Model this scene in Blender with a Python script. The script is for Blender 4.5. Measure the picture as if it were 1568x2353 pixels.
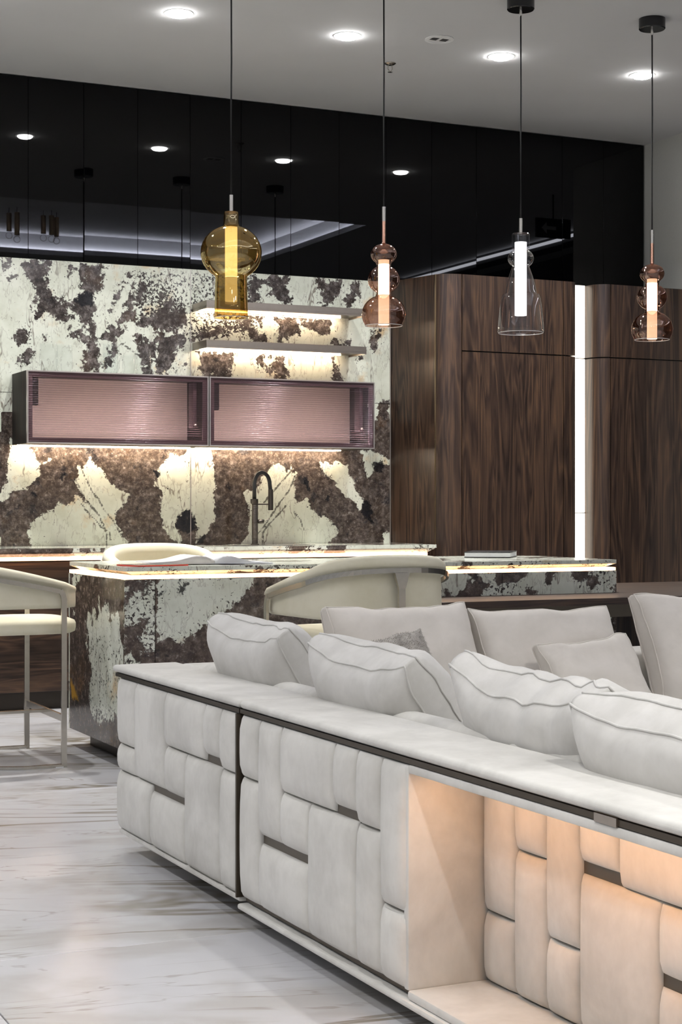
import bpy, bmesh, math, random
from mathutils import Vector, Matrix, noise
for o in list(bpy.data.objects): bpy.data.objects.remove(o)
S = bpy.context.scene
COL = S.collection
R = math.radians
PI = math.pi
# ------------------------------------------------------------------ camera, world, exposure
cam_d = bpy.data.cameras.new('camera'); cam = bpy.data.objects.new('camera', cam_d); COL.objects.link(cam)
cam.location = (0, 0, 1.145); cam.rotation_euler = (PI/2, 0, -R(25.22))
cam_d.sensor_fit = 'HORIZONTAL'; cam_d.sensor_width = 36.0
cam_d.lens = 3830/1568*36.0
cam_d.shift_y = (1168-1176.5)/1568
cam_d.clip_start = .05; cam_d.clip_end = 100
S.camera = cam
w = bpy.data.worlds.new('world'); S.world = w; w.use_nodes = True
w.node_tree.nodes['Background'].inputs[0].default_value = (.93, .965, 1, 1)
w.node_tree.nodes['Background'].inputs[1].default_value = .33
S.view_settings.view_transform = 'Standard'; S.view_settings.look = 'None'
S.view_settings.gamma = 1; S.view_settings.use_curve_mapping = False
S.view_settings.exposure = -.15
S.cycles.max_bounces = 8; S.cycles.diffuse_bounces = 4; S.cycles.glossy_bounces = 4
S.cycles.transparent_max_bounces = 16; S.cycles.transmission_bounces = 6
S.cycles.sample_clamp_indirect = 6; S.cycles.caustics_reflective = False; S.cycles.caustics_refractive = False
# ------------------------------------------------------------------ materials
def newmat(name):
    m = bpy.data.materials.new(name); m.use_nodes = True
    nt = m.node_tree; bs = nt.nodes['Principled BSDF']
    return m, nt, bs
def N(nt, typ, ins=None, **kw):
    n = nt.nodes.new(typ)
    for k, v in kw.items(): setattr(n, k, v)
    for k, v in (ins or {}).items():
        s = n.inputs[k]
        if isinstance(v, bpy.types.NodeSocket): nt.links.new(v, s)
        else: s.default_value = v
    return n
def math_(nt, op, a, b=0.0, c=None):
    n = N(nt, 'ShaderNodeMath', operation=op)
    for i, v in enumerate((a, b) if c is None else (a, b, c)):
        if isinstance(v, bpy.types.NodeSocket): nt.links.new(v, n.inputs[i])
        else: n.inputs[i].default_value = v
    return n.outputs[0]
def mixc(nt, f, a, b, blend='MIX'):
    n = N(nt, 'ShaderNodeMix', data_type='RGBA', blend_type=blend)
    for s, v in ((n.inputs[0], f), (n.inputs[6], a), (n.inputs[7], b)):
        if isinstance(v, bpy.types.NodeSocket): nt.links.new(v, s)
        else: s.default_value = v if not isinstance(v, tuple) or len(v) == 4 else (*v, 1)
    return n.outputs[2]
def ramp(nt, f, stops, interp='LINEAR'):
    n = N(nt, 'ShaderNodeValToRGB', {0: f}); cr = n.color_ramp; cr.interpolation = interp
    while len(cr.elements) < len(stops): cr.elements.new(.5)
    for e, (p, c) in zip(cr.elements, stops):
        e.position = p; e.color = (*c, 1) if isinstance(c, tuple) else (c, c, c, 1)
    return n.outputs[0]
def step_(nt, v, a, b):
    n = N(nt, 'ShaderNodeMapRange', {0: v, 1: a, 2: b, 3: 0.0, 4: 1.0}, interpolation_type='SMOOTHSTEP')
    return n.outputs[0]
def noise_(nt, vec, scale, detail=4, rough=.55, dist=0.0):
    return N(nt, 'ShaderNodeTexNoise', {'Vector': vec, 'Scale': scale, 'Detail': detail, 'Roughness': rough, 'Distortion': dist}).outputs[0]
def mapping(nt, vec, scale=(1,1,1), loc=(0,0,0), rot=(0,0,0)):
    return N(nt, 'ShaderNodeMapping', {0: vec, 1: loc, 2: rot, 3: scale}).outputs[0]
def coords(nt): return N(nt, 'ShaderNodeTexCoord').outputs['Object']
def bump(nt, bs, h, strength, dist=.002):
    b = N(nt, 'ShaderNodeBump', {'Strength': strength, 'Distance': dist, 'Height': h})
    nt.links.new(b.outputs[0], bs.inputs['Normal'])
def setp(bs, col=None, rough=None, metal=None, spec=None, **kw):
    if col is not None: bs.inputs['Base Color'].default_value = (*col, 1)
    if rough is not None: bs.inputs['Roughness'].default_value = rough
    if metal is not None: bs.inputs['Metallic'].default_value = metal
    if spec is not None: bs.inputs['Specular IOR Level'].default_value = spec
    for k, v in kw.items(): bs.inputs[k].default_value = v
def simple(name, col, rough=.5, metal=0, spec=.5, var=.06, scale=30, bmp=0):
    m, nt, bs = newmat(name); setp(bs, col, rough, metal, spec)
    c = coords(nt); n = noise_(nt, c, scale, 4)
    nt.links.new(mixc(nt, n, tuple(x*(1-var) for x in col), tuple(min(1, x*(1+var)) for x in col)), bs.inputs['Base Color'])
    if bmp: bump(nt, bs, n, bmp, .001)
    return m
def emit(name, col, strength):
    m, nt, bs = newmat(name); setp(bs, (.9,.9,.9), .4)
    bs.inputs['Emission Color'].default_value = (*col, 1); bs.inputs['Emission Strength'].default_value = strength
    return m
M = {}
def marble(name, gloss=.1, flake=.075, grey=0.0, spec=.5):
    m, nt, bs = newmat(name); c = coords(nt)
    F = N(nt, 'ShaderNodeAttribute', attribute_name='dark_field').outputs['Fac']
    SPK = N(nt, 'ShaderNodeAttribute', attribute_name='speck_field').outputs['Fac']
    BLK = N(nt, 'ShaderNodeAttribute', attribute_name='black_field').outputs['Fac']
    OC = N(nt, 'ShaderNodeAttribute', attribute_name='ochre_field').outputs['Fac']
    n1 = math_(nt, 'SUBTRACT', noise_(nt, c, 16, 8, .68), .5)
    n2 = math_(nt, 'SUBTRACT', noise_(nt, c, 55, 6, .7), .5)
    n3 = math_(nt, 'SUBTRACT', noise_(nt, c, 32, 7, .72, .6), .5)
    f = math_(nt, 'ADD', F, math_(nt, 'ADD', math_(nt, 'MULTIPLY', n1, flake*.75), math_(nt, 'MULTIPLY', n3, flake)))
    dark = step_(nt, f, -.004, .004)
    # specks gather inside the speckled zones and scatter thinly elsewhere
    spn = noise_(nt, c, 58, 5, .66, .4)
    thr = N(nt, 'ShaderNodeMapRange', {0: SPK, 1: -.03, 2: .04, 3: .68, 4: .535}).outputs[0]
    thr = math_(nt, 'SUBTRACT', thr, math_(nt, 'MULTIPLY', step_(nt, F, -.07, -.005), .055))
    spk = step_(nt, math_(nt, 'SUBTRACT', spn, thr), -.008, .012)
    # cream colour with fine dark cracks
    warp = mixc(nt, .06, c, N(nt, 'ShaderNodeTexNoise', {'Vector': c, 'Scale': 9, 'Detail': 5}).outputs[1], 'ADD')
    vo = math_(nt, 'ABSOLUTE', math_(nt, 'SUBTRACT', noise_(nt, mapping(nt, c, (1.5,1,.38), (1,2,3), (0,R(-38),0)), 4.2, 4, .55, .15), .5))
    vo2 = math_(nt, 'ABSOLUTE', math_(nt, 'SUBTRACT', noise_(nt, mapping(nt, c, (1.2,1,.45), (4,2,9), (0,R(42),0)), 10, 4, .6, .2), .5))
    cm = step_(nt, noise_(nt, c, 5, 3), .42, .62)
    crack = math_(nt, 'MULTIPLY', math_(nt, 'SUBTRACT', 1, step_(nt, vo, .001, .012)), math_(nt, 'MULTIPLY', cm, .85))
    crack2 = math_(nt, 'MULTIPLY', math_(nt, 'SUBTRACT', 1, step_(nt, vo2, .0, .018)), .30)
    cr = math_(nt, 'MAXIMUM', crack, crack2)
    cream = ramp(nt, noise_(nt, c, 6, 6, .6), [(.3, (.60,.62,.52)), (.55, (.74,.765,.67)), (.75, (.80,.81,.72))])
    cream = mixc(nt, step_(nt, noise_(nt, c, 3.3, 5, .6), .60, .74), cream, (.66,.50,.30))
    cream = mixc(nt, cr, cream, (.16,.125,.10))
    # brown field with mottling, lighter crystals, black clots
    dk = ramp(nt, noise_(nt, c, 24, 10, .78), [(.34, (.010,.008,.007)), (.46, (.050,.034,.026)), (.55, (.15,.115,.094)), (.655, (.50,.45,.41))])
    dk2 = ramp(nt, noise_(nt, c, 7, 5, .6), [(.3, (.035,.03,.035)), (.5, (.075,.055,.043)), (.7, (.16,.12,.09))])
    brown = mixc(nt, .30, dk, dk2)
    blk_n = step_(nt, noise_(nt, c, 11, 5, .6, .3), .60, .66)
    brown = mixc(nt, math_(nt, 'MULTIPLY', blk_n, .85), brown, (.012,.011,.014))
    brown = mixc(nt, math_(nt, 'MULTIPLY', step_(nt, noise_(nt, mapping(nt, c, loc=(3,7,1)), 3.2, 5, .6), .58, .70), .55), brown, (.20,.105,.035))
    if grey: brown = mixc(nt, grey, brown, ramp(nt, noise_(nt, c, 26, 9, .76), [(.37, (.006,.006,.008)), (.5, (.050,.044,.043)), (.62, (.23,.205,.20))]))
    crumb = math_(nt, 'MULTIPLY', step_(nt, noise_(nt, mapping(nt, c, loc=(9,4,2)), 70, 4, .7), .64, .68), .55)
    brown = mixc(nt, crumb, brown, (.50,.45,.40))
    col = mixc(nt, dark, cream, brown)
    col = mixc(nt, math_(nt, 'MULTIPLY', spk, math_(nt, 'SUBTRACT', 1, math_(nt, 'MULTIPLY', dark, .6))), col, (.045,.036,.034))
    CKF = N(nt, 'ShaderNodeAttribute', attribute_name='crack_field').outputs['Fac']
    ck = step_(nt, math_(nt, 'ADD', CKF, math_(nt, 'MULTIPLY', math_(nt, 'ADD', n2, n1), .022)), -.0075, -.002)
    col = mixc(nt, math_(nt, 'MULTIPLY', ck, .85), col, (.045,.035,.030))
    fb = math_(nt, 'ADD', BLK, math_(nt, 'ADD', math_(nt, 'MULTIPLY', n1, .07), math_(nt, 'MULTIPLY', n3, .09)))
    col = mixc(nt, math_(nt, 'MULTIPLY', step_(nt, fb, -.004, .006), .92), col, (.010,.010,.013))
    fo = math_(nt, 'ADD', OC, math_(nt, 'MULTIPLY', n1, .08))
    col = mixc(nt, math_(nt, 'MULTIPLY', step_(nt, fo, -.01, .02), .85), col, (.55,.30,.04))
    nt.links.new(col, bs.inputs['Base Color']); setp(bs, rough=gloss, spec=spec)
    return m
M['marble'] = marble('brown_cream_marble', .1, .075, .32)
M['marble_up'] = marble('charcoal_cream_marble', .1, .15, .7)
M['marble_isl'] = marble('island_marble', .12, .10, .25, .3)
def wood(name, axis='Z', dark=1.0, rough=.32):
    m, nt, bs = newmat(name); c = coords(nt)
    st = {'Z': (1, 1, .07), 'X': (.07, 1, 1)}[axis]
    cs = mapping(nt, c, st)
    big = noise_(nt, cs, 9, 3, .5, .8)
    rings = math_(nt, 'FRACT', math_(nt, 'MULTIPLY', big, 8.0))
    rings = math_(nt, 'ABSOLUTE', math_(nt, 'SUBTRACT', math_(nt, 'MULTIPLY', rings, 2), 1))
    st2 = {'Z': (1, 1, .018), 'X': (.018, 1, 1)}[axis]
    fine = noise_(nt, mapping(nt, c, st2), 110, 5, .7)
    broad = noise_(nt, mapping(nt, c, {'Z': (1,1,.03), 'X': (.03,1,1)}[axis]), 9, 3, .5)
    v = math_(nt, 'ADD', math_(nt, 'MULTIPLY', rings, .26), math_(nt, 'ADD', math_(nt, 'MULTIPLY', fine, .62), math_(nt, 'MULTIPLY', broad, .32)))
    d = dark
    col = ramp(nt, v, [(.36, (.008*d,.005*d,.0042*d)), (.54, (.030*d,.0175*d,.0125*d)), (.70, (.058*d,.034*d,.022*d)), (.92, (.115*d,.062*d,.033*d))])
    nt.links.new(col, bs.inputs['Base Color']); setp(bs, rough=rough, spec=.45)
    bump(nt, bs, fine, .12, .0005)
    return m
M['wood'] = wood('dark_rosewood_veneer')
M['wood_dark'] = wood('blackened_wood', 'Z', .35, .6)
M['wood_h'] = wood('dark_rosewood_horizontal', 'X')
M['wood_top'] = wood('rosewood_table', 'X', 1.0, .42)
def nubuck(name, c0, c1, sc=4):
    m, nt, bs = newmat(name); c = coords(nt)
    n = math_(nt, 'ADD', math_(nt, 'MULTIPLY', noise_(nt, c, sc, 5, .6, .4), .86), math_(nt, 'MULTIPLY', noise_(nt, mapping(nt, c, (1,1,.5)), 50, 4), .14))
    nt.links.new(ramp(nt, n, [(.35, c0), (.62, c1)]), bs.inputs['Base Color'])
    setp(bs, rough=.85, spec=.2, **{'Sheen Weight': .15, 'Sheen Roughness': .5})
    bump(nt, bs, noise_(nt, c, 400, 3), .12, .0006)
    return m
M['nubuck'] = nubuck('off_white_nubuck', (.50,.487,.455), (.655,.64,.605))
M['cushion'] = nubuck('off_white_cushion_leather', (.51,.497,.47), (.63,.615,.59), 6)
M['cushion_warm'] = nubuck('beige_cushion_leather', (.62,.58,.525), (.69,.645,.59), 6)
M['stool'] = nubuck('cream_stool_leather', (.70,.66,.50), (.77,.73,.58), 5)
M['fur'] = nubuck('grey_fur', (.26,.24,.21), (.46,.43,.39), 40)
M['bronze'] = simple('bronze_trim', (.10,.082,.062), .32, .9)
M['bronze_strip'] = simple('bronze_strip', (.14,.12,.095), .38, .8)
M['steel'] = simple('brushed_nickel', (.56,.53,.48), .24, 1, var=.1, scale=60)
M['shelf_metal'] = simple('champagne_metal', (.44,.385,.33), .3, 1, var=.06, scale=40)
M['gun'] = simple('gunmetal', (.10,.088,.078), .3, .9)
M['hose'] = simple('black_rubber', (.012,.012,.012), .5)
M['brass'] = simple('aged_brass', (.34,.25,.15), .3, .95)
M['kick'] = simple('dark_kick_plate', (.045,.038,.032), .4, .6)
M['alu'] = simple('aluminium_edge', (.66,.61,.58), .3, .9)
M['white'] = simple('white_plastic', (.72,.72,.72), .45)
M['black'] = simple('black_plastic', (.012,.012,.013), .35)
M['cord'] = simple('black_cord', (.008,.008,.008), .6)
M['black_gloss'] = simple('black_enamel', (.01,.01,.011), .15)
M['ceiling'] = simple('ceiling_paint', (.54,.54,.545), .9, 0, .2, .03, 3)
M['tray'] = simple('white_cove_paint', (.82,.82,.83), .9, 0, .2, .02, 3)
M['wall'] = simple('grey_wallpaper', (.50,.50,.47), .85, 0, .2, .06, 90)
M['stone'] = simple('dark_stone', (.05,.05,.052), .7, 0, .3, .4, 25)
M['glassblack'] = simple('black_lacquered_glass', (.0006,.0006,.0009), .012, 0, .30)
M['paper'] = simple('white_paper', (.80,.80,.82), .7)
M['cover_black'] = simple('black_book_cover', (.012,.012,.013), .35)
M['cover_red'] = simple('red_cover', (.55,.05,.03), .4)
M['photo'] = simple('printed_page', (.70,.66,.62), .45, 0, .5, .25, 14)
M['grout'] = simple('tile_joint', (.35,.34,.32), .8)
def floor_mat():
    m, nt, bs = newmat('white_veined_marble_tile')
    c = coords(nt); rnd = N(nt, 'ShaderNodeObjectInfo').outputs['Random']
    off = N(nt, 'ShaderNodeCombineXYZ', {0: math_(nt, 'MULTIPLY', rnd, 37.0), 1: math_(nt, 'MULTIPLY', rnd, 91.0), 2: 0.0}).outputs[0]
    p = N(nt, 'ShaderNodeVectorMath', {0: c, 1: off}, operation='ADD').outputs[0]
    p = mapping(nt, p, (1,1,1), (0,0,0), (0,0,R(14)))
    def veins(scale, st, width, dist):
        n = noise_(nt, mapping(nt, p, st), scale, 5, .55, dist)
        return math_(nt, 'SUBTRACT', 1, step_(nt, math_(nt, 'ABSOLUTE', math_(nt, 'SUBTRACT', n, .5)), 0, width))
    v1 = math_(nt, 'MULTIPLY', veins(1.1, (.45,1.8,1), .022, .9), step_(nt, noise_(nt, p, 1.6, 3), .40, .6))
    v2 = math_(nt, 'MULTIPLY', veins(1.9, (.4,1.6,1), .008, 1.0), math_(nt, 'MULTIPLY', step_(nt, noise_(nt, p, 1.3, 3), .42, .6), .9))
    soft = math_(nt, 'MULTIPLY', veins(.9, (.5,1.5,1), .09, 1.1), step_(nt, noise_(nt, p, 2.5, 4), .42, .62))
    px = mapping(nt, p, (.5,1.6,1), (3,1,0), (0,0,R(-42)))
    v3 = math_(nt, 'MULTIPLY', math_(nt, 'SUBTRACT', 1, step_(nt, math_(nt, 'ABSOLUTE', math_(nt, 'SUBTRACT', noise_(nt, px, 1.5, 5, .55, .6), .5)), 0, .007)), step_(nt, noise_(nt, p, 1.8, 3), .48, .64))
    base = mixc(nt, noise_(nt, p, 2, 4), (.50,.50,.52), (.58,.58,.60))
    col = mixc(nt, math_(nt, 'MULTIPLY', soft, .42), base, (.33,.305,.255))
    col = mixc(nt, math_(nt, 'MULTIPLY', v1, .85), col, (.20,.17,.12))
    col = mixc(nt, math_(nt, 'MULTIPLY', v2, .85), col, (.24,.21,.165))
    col = mixc(nt, math_(nt, 'MULTIPLY', v3, .7), col, (.25,.22,.17))
    nt.links.new(col, bs.inputs['Base Color']); setp(bs, rough=.24, spec=.35)
    return m
M['floor'] = floor_mat()
def coloured_glass(name, tint, refl, base_refl, edge=.8, rough=.01, power=2.2):
    """thin blown glass: tinted see-through plus a mirror coat that strengthens at the rim"""
    m = bpy.data.materials.new(name); m.use_nodes = True; nt = m.node_tree
    nt.nodes.remove(nt.nodes['Principled BSDF']); out = nt.nodes['Material Output']
    lw = N(nt, 'ShaderNodeLayerWeight', {0: .35}).outputs['Facing']
    fac = math_(nt, 'ADD', math_(nt, 'MULTIPLY', math_(nt, 'POWER', lw, power), edge), base_refl)
    tr = N(nt, 'ShaderNodeBsdfTransparent', {0: (*tint, 1)}).outputs[0]
    gl = N(nt, 'ShaderNodeBsdfGlossy', {'Color': (*refl, 1), 'Roughness': rough}).outputs[0]
    mx = N(nt, 'ShaderNodeMixShader', {0: fac}); nt.links.new(tr, mx.inputs[1]); nt.links.new(gl, mx.inputs[2])
    nt.links.new(mx.outputs[0], out.inputs[0]); return m
M['amber'] = coloured_glass('amber_glass', (.56,.42,.17), (.98,.82,.48), .19, .85)
M['rose'] = coloured_glass('rose_copper_glass', (.60,.42,.34), (.95,.76,.68), .12, .85)
M['clear'] = coloured_glass('clear_glass', (.95,.95,.97), (1,1,1), .05, .95)
M['thin_clear'] = coloured_glass('drinking_glass', (.97,.98,.98), (1,1,1), .012, .45)
M['fluted'] = coloured_glass('mauve_fluted_glass', (.82,.71,.69), (.26,.21,.24), .04, 1.0, .15, .9)
M['tube_amber'] = emit('lamp_tube_amber', (1,.84,.58), 2.6)
M['tube_warm'] = emit('lamp_tube_warm', (1,.92,.78), 5.5)
M['tube_soft'] = emit('lamp_tube_dim', (1,.78,.55), 2.0)
M['tube_soft_amber'] = emit('lamp_tube_dim_amber', (1,.80,.5), 1.1)
M['tube_white'] = emit('lamp_tube_white', (1,.97,.96), 2.6)
M['led_warm'] = emit('led_strip_warm', (1,.79,.57), 110)
M['led_shelf'] = emit('led_strip_shelf', (1,.76,.54), 55)
M['led_edge'] = emit('led_edge_strip', (1,.56,.30), 8)
M['led_niche'] = emit('led_niche_strip', (1,.52,.25), 46)
M['led_cove'] = emit('cove_led', (.82,.85,1), 135)
M['led_column'] = emit('light_column', (1,.90,.74), 5)
M['led_down'] = emit('downlight_disc', (1,.99,.97), 140)
M['led_linear'] = emit('linear_ceiling_led', (.88,.90,1), 14)
# ------------------------------------------------------------------ mesh helpers
def tag(o, label=None, cat=None, group=None, kind=None):
    if label: o['label'] = label
    if cat: o['category'] = cat
    if group: o['group'] = group
    if kind: o['kind'] = kind
    return o
def empty(name, loc=(0,0,0), rz=0, label=None, cat=None, group=None, kind=None):
    o = bpy.data.objects.new(name, None); COL.objects.link(o); o.location = loc; o.rotation_euler = (0,0,rz)
    o.empty_display_size = .1
    return tag(o, label, cat, group, kind)
def ob(name, me, mat=None, parent=None, world=True):
    """link mesh me; vertices are in the parent's local space unless world is True"""
    o = bpy.data.objects.new(name, me); COL.objects.link(o)
    if mat is not None and not me.materials: me.materials.append(mat)
    if parent is not None:
        o.parent = parent
        if world:
            o.matrix_parent_inverse = parent_matrix(parent).inverted()
    return o
def parent_matrix(p):
    m = Matrix.LocRotScale(p.location, p.rotation_euler, p.scale)
    if p.parent: m = parent_matrix(p.parent) @ p.matrix_parent_inverse @ m
    return m
def mesh(vs, fs, smooth=False):
    me = bpy.data.meshes.new('m'); me.from_pydata([tuple(v) for v in vs], [], fs); me.update()
    if smooth:
        for p in me.polygons: p.use_smooth = True
    return me
def from_bm(bm, smooth=False, angle=None):
    me = bpy.data.meshes.new('m'); bmesh.ops.recalc_face_normals(bm, faces=bm.faces[:]); bm.to_mesh(me); bm.free()
    if smooth:
        for p in me.polygons: p.use_smooth = True
        if angle: me.set_sharp_from_angle(angle=angle)
    return me
def add_box(bm, x0, x1, y0, y1, z0, z1, bev=0, seg=2):
    r = bmesh.ops.create_cube(bm, size=1)
    vs = r['verts']
    bmesh.ops.scale(bm, vec=(x1-x0, y1-y0, z1-z0), verts=vs)
    bmesh.ops.translate(bm, vec=((x0+x1)/2, (y0+y1)/2, (z0+z1)/2), verts=vs)
    if bev:
        es = list({e for v in vs for e in v.link_edges})
        bmesh.ops.bevel(bm, geom=es, offset=bev, segments=seg, profile=.5, affect='EDGES')
def box(x0, x1, y0, y1, z0, z1, bev=0, seg=2):
    bm = bmesh.new(); add_box(bm, x0, x1, y0, y1, z0, z1, bev, seg)
    return from_bm(bm, bev > 0, R(40))
def lathe(prof, cx=0, cy=0, seg=40, close=False):
    """prof: list of (r, z)"""
    vs, fs = [], []; n = len(prof)
    for r, z in prof:
        for k in range(seg):
            a = 2*PI*k/seg; vs.append((cx+r*math.cos(a), cy+r*math.sin(a), z))
    for i in range(n-1):
        for k in range(seg):
            fs.append((i*seg+k, i*seg+(k+1) % seg, (i+1)*seg+(k+1) % seg, (i+1)*seg+k))
    if close:
        fs.append(tuple(range(seg))[::-1]); fs.append(tuple((n-1)*seg+k for k in range(seg)))
    me = mesh(vs, fs, True); me.set_sharp_from_angle(angle=R(38)); return me
def smooth_prof(pts, sub=5):
    """Catmull-Rom through (r,z) points"""
    out = []
    P = [pts[0]]+list(pts)+[pts[-1]]
    for i in range(1, len(P)-2):
        p0, p1, p2, p3 = [Vector(q) for q in P[i-1:i+3]]
        for k in range(sub):
            t = k/sub
            out.append(tuple(.5*((2*p1)+(p2-p0)*t+(2*p0-5*p1+4*p2-p3)*t*t+(3*p1-p0-3*p2+p3)*t**3)))
    out.append(tuple(pts[-1])); return out
def sweep(path, sec, closed=False, up=Vector((0,0,1)), cap=True):
    """sweep a 2-D section [(a,b)] (a sideways, b up) along path"""
    vs, fs = [], []; n = len(path); k = len(sec); path = [Vector(p) for p in path]
    for i, p in enumerate(path):
        if closed: t = (path[(i+1) % n]-path[i-1])
        else: t = path[min(i+1, n-1)]-path[max(i-1, 0)]
        t.normalize(); s = t.cross(up)
        if s.length < 1e-4: s = t.cross(Vector((0,1,0)))
        s.normalize(); b = s.cross(t)
        for a_, b_ in sec: vs.append(p+s*a_+b*b_)
    m = n if closed else n-1
    for i in range(m):
        for j in range(k):
            i2 = (i+1) % n
            fs.append((i*k+j, i*k+(j+1) % k, i2*k+(j+1) % k, i2*k+j))
    if cap and not closed:
        fs.append(tuple(range(k))[::-1]); fs.append(tuple((n-1)*k+j for j in range(k)))
    return vs, fs
def circ(r, n=8): return [(r*math.cos(2*PI*i/n), r*math.sin(2*PI*i/n)) for i in range(n)]
def rect(w_, h_): return [(-w_/2,-h_/2), (w_/2,-h_/2), (w_/2,h_/2), (-w_/2,h_/2)]
def tube(path, r, n=8, closed=False, up=Vector((0,0,1))):
    vs, fs = sweep(path, circ(r, n), closed, up); return mesh(vs, fs, True)
def bar(path, w_, h_, up=Vector((0,0,1)), closed=False):
    vs, fs = sweep(path, rect(w_, h_), closed, up); return mesh(vs, fs)
def prism(pts, z0, z1, bev=0):
    """extrude plan polygon"""
    bm = bmesh.new(); b = [bm.verts.new((x, y, z0)) for x, y in pts]; t = [bm.verts.new((x, y, z1)) for x, y in pts]
    n = len(pts); bm.faces.new(b[::-1]); tf = bm.faces.new(t)
    for i in range(n): bm.faces.new((b[i], b[(i+1) % n], t[(i+1) % n], t[i]))
    if bev:
        es = [e for e in bm.edges if abs(e.verts[0].co.z-e.verts[1].co.z) < 1e-6]
        bmesh.ops.bevel(bm, geom=es, offset=bev, segments=2, profile=.5, affect='EDGES')
    return from_bm(bm)
def children(o): return [c for c in bpy.data.objects if c.parent == o]
def copy_tree(o, parent=None):
    c = o.copy(); COL.objects.link(c); c.parent = parent
    for ch in children(o): copy_tree(ch, c)
    return c
# signed distance (positive inside) of a 2-D point to polygons
def sd_poly(x, y, poly):
    d = 1e9; ins = False; n = len(poly); j = n-1
    for i in range(n):
        x0, y0 = poly[j]; x1, y1 = poly[i]
        dx, dy = x1-x0, y1-y0
        t = max(0, min(1, ((x-x0)*dx+(y-y0)*dy)/(dx*dx+dy*dy+1e-12)))
        d = min(d, (x-x0-t*dx)**2+(y-y0-t*dy)**2)
        if (y0 > y) != (y1 > y) and x < (x1-x0)*(y-y0)/(y1-y0)+x0: ins = not ins
        j = i
    return math.sqrt(d) if ins else -math.sqrt(d)
def sd_any(x, y, polys):
    b = -1
    for p, (a0, a1, b0, b1) in polys:
        if x < a0-.15 or x > a1+.15 or y < b0-.15 or y > b1+.15: continue
        b = max(b, sd_poly(x, y, p))
    return b
def prep(polys): return [(p, (min(q[0] for q in p), max(q[0] for q in p), min(q[1] for q in p), max(q[1] for q in p))) for p in polys]
FN = ('dark_field','speck_field','black_field','ochre_field','crack_field')
def line_d(x, y, lines):
    d = .05
    for p in lines:
        for (x0, y0), (x1, y1) in zip(p, p[1:]):
            dx, dy = x1-x0, y1-y0; t = max(0, min(1, ((x-x0)*dx+(y-y0)*dy)/(dx*dx+dy*dy)))
            d = min(d, math.hypot(x-x0-t*dx, y-y0-t*dy))
    return -d
def fields(me, fn):
    for nm in FN:
        at = me.attributes.new(nm, 'FLOAT', 'POINT')
        at.data.foreach_set('value', [0.0]*len(me.vertices))
    A = [me.attributes[n] for n in FN]
    for v in me.vertices:
        for a_, q in zip(A, tuple(fn(*v.co))+(-1,)): a_.data[v.index].value = q
    return me
def noisefield(bias=0.0, sc=2.4, amp=.28, off=(0,0,0)):
    def fn(x, y, z):
        n = noise.fractal(Vector((x*sc+off[0], y*sc+off[1], z*sc+off[2])), .8, 2.1, 4)
        s = noise.noise(Vector((x*3+9+off[0], y*3, z*3)))
        return (n*amp*.5+bias, s*.1-.02, -1, -1)
    return fn
def slab_grid(o, u, v, nu, nv, th):
    """front face gridded slab: o origin, u/v edge vectors (front normal = u x v), thickness th backwards"""
    o, u, v = Vector(o), Vector(u), Vector(v); nrm = u.cross(v).normalized()
    vs = [o+u*(i/nu)+v*(j/nv) for j in range(nv+1) for i in range(nu+1)]
    fs = [(j*(nu+1)+i, j*(nu+1)+i+1, (j+1)*(nu+1)+i+1, (j+1)*(nu+1)+i) for j in range(nv) for i in range(nu)]
    k = len(vs); c = [o, o+u, o+u+v, o+v]
    vs += [p-nrm*th for p in c]
    loop = [i for i in range(nu+1)]+[j*(nu+1)+nu for j in range(1, nv+1)]+[nv*(nu+1)+i for i in range(nu-1, -1, -1)]+[j*(nu+1) for j in range(nv-1, 0, -1)]
    corner = {0: k, nu: k+1, nv*(nu+1)+nu: k+2, nv*(nu+1): k+3}
    seq = [0, nu, nv*(nu+1)+nu, nv*(nu+1)]
    for a_, b_ in zip(seq, seq[1:]+seq[:1]):
        ia = loop.index(a_); run = [a_]
        while run[-1] != b_: ia = (ia+1) % len(loop); run.append(loop[ia])
        fs.append(tuple(run[::-1])+(corner[a_], corner[b_]))
    fs.append((k+3, k+2, k+1, k))
    return mesh(vs, fs)
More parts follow.
